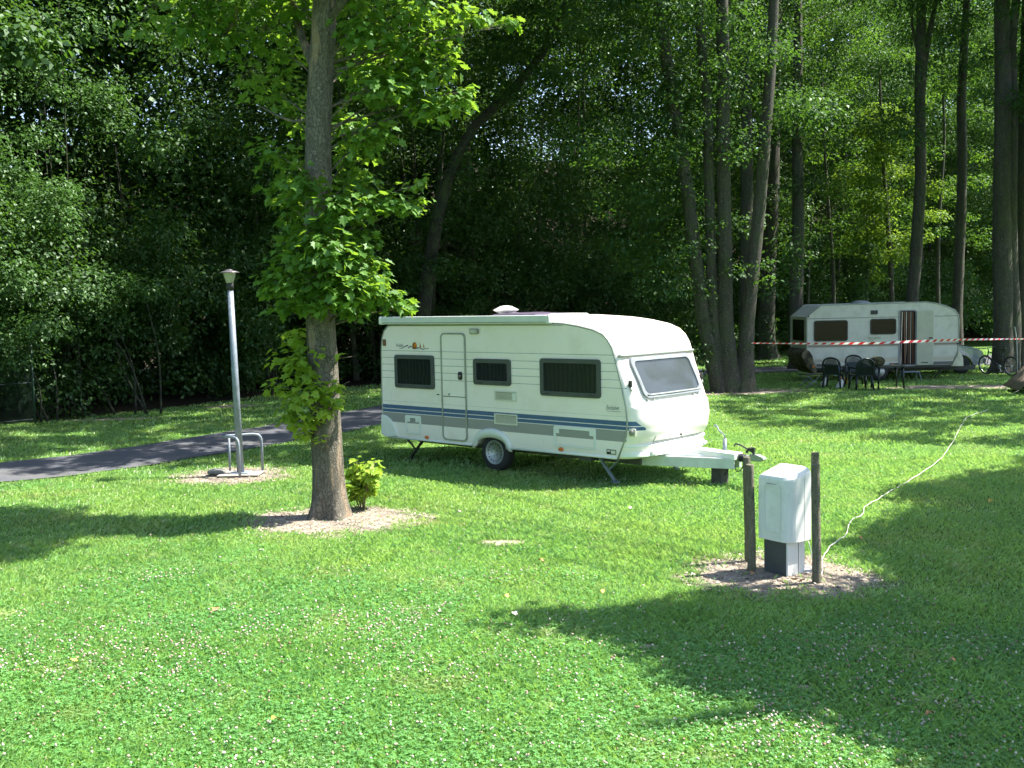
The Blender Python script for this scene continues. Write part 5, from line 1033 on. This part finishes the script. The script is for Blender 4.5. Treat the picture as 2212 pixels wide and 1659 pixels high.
def clutter():
    g = G(*c3(590, 848)); t = empty('folding_stool', (g[0], g[1] + .2, 0), R(20), 'low dark folding camp stool at the left of the garden chairs', 'stool'); m_ = MB(); m_.box((-.3, -.22, .38), (.3, .22, .41)); m_.build('seat', M_GREEN, t, .01)
    for s_ in (-.2, .2): m_ = MB(); m_.tube([(-.28, s_, .38), (.3, s_, 0)], .013, 6); m_.build('leg', M_METAL, t); m_ = MB(); m_.tube([(.28, s_, .38), (-.3, s_, 0)], .013, 6); m_.build('leg', M_METAL, t)
    g = G(*c3(845, 826)); m_ = MB(); m_.prism([(-.10, 0), (.10, 0), (.11, .2), (.03, .2), (.0, .26), (-.09, .22)], -.09, .09); o = m_.build('canister', simple('yellow_plastic', (.55, .30, .03), .5)); o.location = (g[0], g[1] + .2, 0); tag(o, 'small yellow canister on the grass between the garden chairs', 'canister')
    for (cx, cy_, lab, col, rz) in ((688, 835, 'crumpled white plastic bag leaning left of the slatted chair', (.62, .63, .62), .4), (805, 850, 'white towel hanging to the grass at the slatted chair', (.6, .62, .66), .2)):
        g = G(*c3(cx, cy_)); r_ = random.Random(cx); n = 9; V = []; pr_ = [(.10, 0), (.12, .07), (.08, .16), (.05, .22), (0, .25)]
        for r, h in pr_:
            for k in range(n): q = r * r_.uniform(.7, 1.25); V.append((q * math.cos(k * 6.283 / n) + h * .4, q * .6 * math.sin(k * 6.283 / n), h))
        m_ = MB(); m_.add(V, [(i*n+k, i*n+(k+1) % n, (i+1)*n+(k+1) % n, (i+1)*n+k) for i in range(len(pr_) - 1) for k in range(n)] + [tuple(range(n))]); o = m_.build('plastic_bag' if cx == 688 else 'towel', simple('bag_white', col, .6)); o.location = (g[0], g[1] + .1, 0); o.rotation_euler = (0, 0, rz); tag(o, lab, 'bag' if cx == 688 else 'towel')
    g = G(*c3(775, 815)); m_ = MB(); m_.bar((-.12, 0, .30), (.12, .1, .52), .2, .02, (0, -1, .5)); o = m_.build('magazine', simple('blue_white_cover', (.30, .42, .62), .4, 0, .5, 9)); o.location = (g[0], g[1] - .05, 0); tag(o, 'blue and white magazine leaning on the slatted chair', 'magazine')
clutter()

# ------------------------------------------------------------------ barrier tape, rod, bicycle, car, tent, fence
def tape():
    A = P(1612, 741, 32.0); B = P(2196, 732, 31.0); E = P(2290, 734, 32.5); n = 90; V = []; F = []; pts = []
    for i in range(n + 1):
        s = i / n; p = A * (1 - s) + B * s; p[1] -= 3.0 * math.sin(math.pi * s); sg = P(np.interp(s, [0, 1], [1612, 2196]), np.interp(s, [0, .25, .5, .6, .8, 1], [741, 742.5, 741, 738, 733.5, 732]), p[1]); pts.append(sg)
    pts += [E]
    L = 0; uv = []
    for i, p in enumerate(pts):
        if i: L += np.linalg.norm(p - pts[i-1])
        hh = .033 * float(np.interp(i / n, [0, .15, .4, .7, .9, 1], [.45, .55, .95, 1, .7, .55])); tw = .012 * math.sin(i * .21)
        V += [(p[0], p[1] + tw, p[2] - hh), (p[0], p[1] - tw, p[2] + hh)]; uv += [(L, 0), (L, 1)]
        if i: F.append((2*i-2, 2*i, 2*i+1, 2*i-1))
    m = NT('tape_plastic'); u = m.new('UVMap'); x, y, z = m.xyz(u.outputs[0]); k = m.math('FRACT', m.math('MULTIPLY', m.math('SUBTRACT', x, m.math('MULTIPLY', y, .09)), 1 / .27)); m.set(m.mix(m.math('LESS_THAN', k, .47), (.75, .73, .70), (.62, .025, .03)), .4)
    t_ = m.new('BsdfTranslucent'); m.l.new(m.b.inputs[0].links[0].from_socket, t_.inputs[0]); mx = m.new('MixShader'); mx.inputs[0].default_value = .3; m.l.new(m.b.outputs[0], mx.inputs[1]); m.l.new(t_.outputs[0], mx.inputs[2]); m.l.new(mx.outputs[0], m.out.inputs[0])
    mb = MB(); mb.add(V, F); me = bpy.data.meshes.new('barrier_tape'); me.from_pydata(mb.v, [], mb.f); ul = me.uv_layers.new(name='UVMap')
    for lp in me.loops: ul.data[lp.index].uv = uv[lp.vertex_index]
    me.materials.append(m.m); o = link(bpy.data.objects.new('barrier_tape', me)); tag(o, 'red and white striped barrier tape stretched in front of the old caravan', 'barrier tape')
    b = B; m_ = MB(); m_.tube(spline([(b[0] + .05, b[1], 0), (b[0] + .04, b[1], .7), (b[0], b[1], b[2]), (b[0] - .06, b[1], b[2] + .36)], 5), .012, 6); o = m_.build('marker_rod', simple('rod_white', (.5, .52, .48), .5)); tag(o, 'thin pale rod holding up the right end of the barrier tape', 'rod')
tape()
def bicycle():
    a, b = G(*c3(1925, 748)), G(*c3(2120, 762)); d = b - a; L = np.linalg.norm(d); sc_ = L / 1.04
    t = empty('bicycle', (a[0], a[1], 0), math.atan2(d[1], d[0]), 'dark mountain bike leaning against the thick double trunk', 'bicycle'); t.scale = (sc_, 1, 1) if False else (1, 1, 1)
    MBK = simple('bike_frame', (.015, .015, .018), .35)
    def wheel(x):
        m_ = MB(); m_.tube([(.315 * math.cos(q), 0, .315 * math.sin(q)) for q in np.linspace(0, 2 * math.pi, 32, endpoint=False)], .024, 8, closed=True); w_ = m_.build('wheel', M_RUB, t); w_.location = (x, 0, .34)
        m_ = MB(); m_.tube([(.285 * math.cos(q), 0, .285 * math.sin(q)) for q in np.linspace(0, 2 * math.pi, 28, endpoint=False)], .011, 6, closed=True); m_.build('rim', M_STEEL, w_)
        m_ = MB(); m_.tube([(0, -.04, 0), (0, .04, 0)], .022, 8)
        for k in range(24): q = k * math.pi / 12; m_.tube([(.02 * math.cos(q), .02 * (-1) ** k, .02 * math.sin(q)), (.282 * math.cos(q + .12), 0, .282 * math.sin(q + .12))], .0022, 3, caps=False)
        m_.build('spokes', M_STEEL, w_)
    wheel(0); wheel(L)
    hd0, hd1 = (.10 * 1, 0, .62), (.16, 0, .84); bb = (L * .56, 0, .30); st = (L * .70, 0, .78)
    m_ = MB(); m_.tube([hd0, hd1], .022, 8); m_.tube([(hd1[0], 0, .80), (st[0] - .03, 0, .66)], .02, 8); m_.tube([hd0, bb], .024, 8); m_.tube([bb, st], .018, 8)
    for y in (-.05, .05): m_.tube([bb, (L, y, .34)], .012, 6); m_.tube([(st[0] - .02, 0, .68), (L, y, .34)], .01, 6)
    m_.build('frame', MBK, t); m_ = MB()
    for y in (-.05, .05): m_.tube([(.10, y, .62), (0, y, .34)], .014, 6)
    m_.tube([hd1, (.12, 0, .92)], .014, 6); m_.build('fork', MBK, t); m_ = MB(); m_.tube([(.2, -.28, .95), (.12, -.12, .93), (.12, .12, .93), (.2, .28, .95)], .013, 6); m_.build('handlebar', MBK, t)
    m_ = MB(); m_.tube([st, (st[0] + .04, 0, .88)], .013, 6); m_.prism([(st[0] - .12, .88), (st[0] + .16, .88), (st[0] + .17, .93), (st[0] - .1, .905)], -.06, .06); m_.build('saddle', MBK, t, .02)
    m_ = MB(); m_.lathe([(.09, -.045), (.09, -.04)], bb, 20, 'y'); m_.bar((bb[0], -.06, bb[2]), (bb[0] + .1, -.06, bb[2] - .14), .02, .012); m_.box((bb[0] + .06, -.15, bb[2] - .16), (bb[0] + .15, -.06, bb[2] - .14)); m_.build('crankset', M_STEEL, t); t.rotation_euler = (R(5), 0, math.atan2(d[1], d[0]))
bicycle()
def car():
    t = empty('parked_car', (14.6, 38.2, 0), R(-4), 'silver car mostly hidden behind the front end of the old caravan', 'car'); PT = NT('silver_paint'); PT.set((.26, .29, .36), .2, .4); PT.b.inputs['Coat Weight'].default_value = .6; PT = PT.m
    L = [(-2.1, .35), (-2.12, .75), (-1.9, .92), (-1.5, .98), (-.9, 1.38), (.1, 1.42), (.55, 1.32), (1.15, .98), (1.7, .90), (2.02, .78), (2.1, .6), (2.08, .35)]
    def arch(cx): return [(cx + .36 * math.cos(R(a)), .33 + .34 * math.sin(R(a))) for a in (0, 20, 40, 60, 90, 120, 140, 160, 180)]
    poly = L + [(1.74, .28)] + arch(1.32)[1:-1] + [(.92, .25)] + [(-.86, .25)] + arch(-1.3)[1:-1] + [(-1.72, .28)]
    m_ = MB(); n = len(poly); V = []
    for y, k in ((-.84, 0), (-.86, .0), (-.8, .02), (-.4, .06), (.4, .06), (.8, .02), (.86, 0), (.84, 0)):
        for x, z in poly: up = z > .6; tum = max(0, z - .95) * .35; yy = y * (1 - tum) ; V.append((x, yy, z + (k if up else 0)))
    F = [(a*n+i, a*n+(i+1) % n, (a+1)*n+(i+1) % n, (a+1)*n+i) for a in range(7) for i in range(n)]; m_.add(V, F, True); m_.f += [tuple(range(n)), tuple(range(7*n, 8*n))]; m_.sm += [False, False]; m_.build('body', PT, t)
    gl = glassy('car_glass', (.02, .025, .03), .05, .2); m_ = MB(); m_.prism([(-1.25, 1.0), (-.85, 1.33), (.08, 1.37), (.5, 1.28), (.95, 1.0)], -.80, .80); m_.build('side_glass', gl, t)
    for x in (-1.3, 1.32):
        for y in (-.76, .76):
            m_ = MB(); m_.lathe([(.19, -.09), (.29, -.09), (.31, -.06), (.31, .06), (.29, .09), (.19, .09)], (0, 0, 0), 24, 'y'); w_ = m_.build('wheel', M_RUB, t); w_.location = (x, y, .31); m_ = MB(); m_.lathe([(.20, -.085), (.18, -.06), (.06, -.06), (.05, -.08), (0, -.08)], (0, 0, 0), 16, 'y'); r_ = m_.build('rim', M_STEEL, w_)
    for y in (-.62, .62): m_ = MB(); m_.box((1.93, y - .14, .62), (2.09, y + .14, .76)); m_.build('headlight', simple('lamp_clear', (.7, .7, .7), .1), t, .03)
    m_ = MB(); m_.prism([(2.0, .34), (2.16, .36), (2.16, .52), (2.05, .56)], -.84, .84); m_.build('bumper', simple('bumper_grey', (.12, .13, .14), .5), t, .02); m_ = MB(); m_.box((.75, -.98, .95), (.85, -.84, 1.08)); m_.build('mirror', PT, t, .02)
car()
def tent():
    g = G(2178, 852); t = empty('tent', (g[0] + 1.62, g[1] + .7, 0), R(-12), 'sand-coloured ridge tent cut off by the right edge of the picture', 'tent'); cl = simple('tent_canvas', (.22, .17, .12), .9, 0, .12, 3, .2); n = 12; V = []; F = []
    for i in range(n + 1):
        y = -.9 + 1.8 * i / n; sag = .06 * math.sin(math.pi * i / n); V += [(-1.15 - sag * .0, y, .10 + .0 * sag), (-.8, y, .42 - sag * .4), (-.4, y, .86 - sag), (0, y, 1.22 - sag), (.4, y, .86 - sag), (.8, y, .42 - sag * .4), (1.15, y, .10)]
    for i in range(n): F += [(7*i+k, 7*i+k+1, 7*i+8+k, 7*i+7+k) for k in range(6)]
    m_ = MB(); m_.add(V, F, True); fl = m_.build('fly_sheet', cl, t); sm = fl.modifiers.new('thick', 'SOLIDIFY'); sm.thickness = .012
    IW = simple('inner_dark', (.08, .06, .05), .9)
    for yw in (-.8, .8): m_ = MB(); m_.prism([(-.95, .01), (.95, .01), (0, 1.12)], yw - .005, yw + .005); m_.build('inner_wall', IW, t)
    for y in (-.88, .88): m_ = MB(); m_.tube([(0, y, 0), (0, y, 1.2)], .012, 6); m_.build('pole', M_METAL, t)
    for y in (-.9, 0, .9): m_ = MB(); m_.tube([(-1.13, y, .1), (-1.35, y, 0)], .004, 4); m_.build('guy_line', M_WARM, t)
tent()
def fence():
    a = np.array([-15.2, 23.3]); b = np.array([-12.13, 26.78]); c = np.array([-10.3, 29.6]); e = np.array([-7.6, 34.6]); t = empty('mesh_fence', (b[0], b[1], 0), 0, 'dark green chain link fence at the foot of the wood on the left', 'fence'); gm = simple('fence_green', (.02, .05, .03), .5); H = 2.0
    for (p, q) in ((a, b),):
        L = np.linalg.norm(q - p); u = (q - p) / L; m_ = MB(); s = .075; k = -H
        def pt(x, z): w_ = p + u * x - b; return (w_[0], w_[1], z)
        while k < L:
            for sg in (0, 1):
                x0, z0, x1, z1 = (k, 0., k + H, H) if sg == 0 else (k, H, k + H, 0.)
                if x0 < 0: z0 = z0 + (z1 - z0) * (-x0) / H; x0 = 0
                if x1 > L: z1 = z1 - (z1 - z0) * (x1 - L) / (x1 - x0); x1 = L
                if x1 > x0: m_.tube([pt(x0, z0), pt(x1, z1)], .0019, 3, caps=False)
            k += s
        m_.build('wire_mesh', gm, t)
        for z in (.12, 1.05, 1.98): m_ = MB(); m_.tube([pt(0, z), pt(L, z)], .0028, 4); m_.build('tension_wire', M_METAL, t)
    for p in (a, (a + b) / 2, b): m_ = MB(); w_ = p - b; m_.tube([(w_[0], w_[1], 0), (w_[0], w_[1], 2.08)], .028, 8); m_.build('post', gm, t)
fence()
def fallen():
    rr = random.Random(6); cols = [simple('leaf_yellow', (.60, .42, .08), .7), simple('leaf_brown', (.36, .17, .07), .7), simple('leaf_pale', (.62, .55, .48), .7)]
    spots = [(1110, 1338, 2, 'large pale leaf at the left tip of the shadow in front of the cabinet'), (1300, 1287, 0, 'yellow leaf on sunny grass left of the cabinet soil patch'), (1092, 1298, 0, 'small yellow leaf on sunny grass above the left tip of the near shadow'), (470, 1325, 1, 'small orange leaf on the clover below the lamp post'), (158, 1440, 0, 'yellow leaf among the clover near the bottom left'), (992, 1112, 2, 'pale leaf on the grass in front of the caravan wheel'), (2015, 1556, 1, 'reddish brown leaf in the shade near the bottom right'), (1860, 1172, 1, 'curled brown leaf right beside the white cable'), (1718, 1262, 1, 'crisp brown leaf in front of the cabinet column'), (1738, 1263, 1, 'crumpled brown leaf touching the front right post'), (1622, 1248, 1, 'orange-brown leaf at the foot of the front left post'), (2060, 1440, 1, 'brown leaf in the deep shade at the right'), (2143, 1088, 0, 'yellow leaf on lit grass to the right of the white cable'), (1360, 1105, 2, 'pale leaf on the grass in front of the caravan nose'), (1770, 940, 2, 'pale leaf on the far grass behind the drawbar'), (588, 1567, 0, 'orange leaf on the clover near the bottom left edge of the lawn'), (1170, 1220, 1, 'brown leaf in the middle of the sunny lawn'), (1640, 1195, 2, 'pale leaf on grass behind the left posts'), (1500, 1252, 2, 'pale leaf at the left rim of the cabinet soil patch')]
    where = {0: 'yellow', 1: 'brown', 2: 'pale'}; MHs = [tuple(p) for p in MH] + [(p[0], -p[1]) for p in MH[::-1]][1:-1]
    for i, (x, y, c, lab) in enumerate(spots):
        if x > 2212: continue
        g = G(x, y); s = rr.uniform(.055, .08); m_ = MB(); m_.add([(px * s, py * s, .012 * math.sin(px * 5 + py * 4) + abs(py) * .02) for px, py in MHs], [tuple(range(len(MHs)))]); o = m_.build('fallen_leaf', cols[c]); o.location = (g[0], g[1], .048 if c or y > 1270 else .05); o.rotation_euler = (rr.uniform(-.3, .3), rr.uniform(-.3, .3), rr.random() * 6.28)
        tag(o, lab, 'leaf', 'dry leaves fallen on the lawn')
fallen()
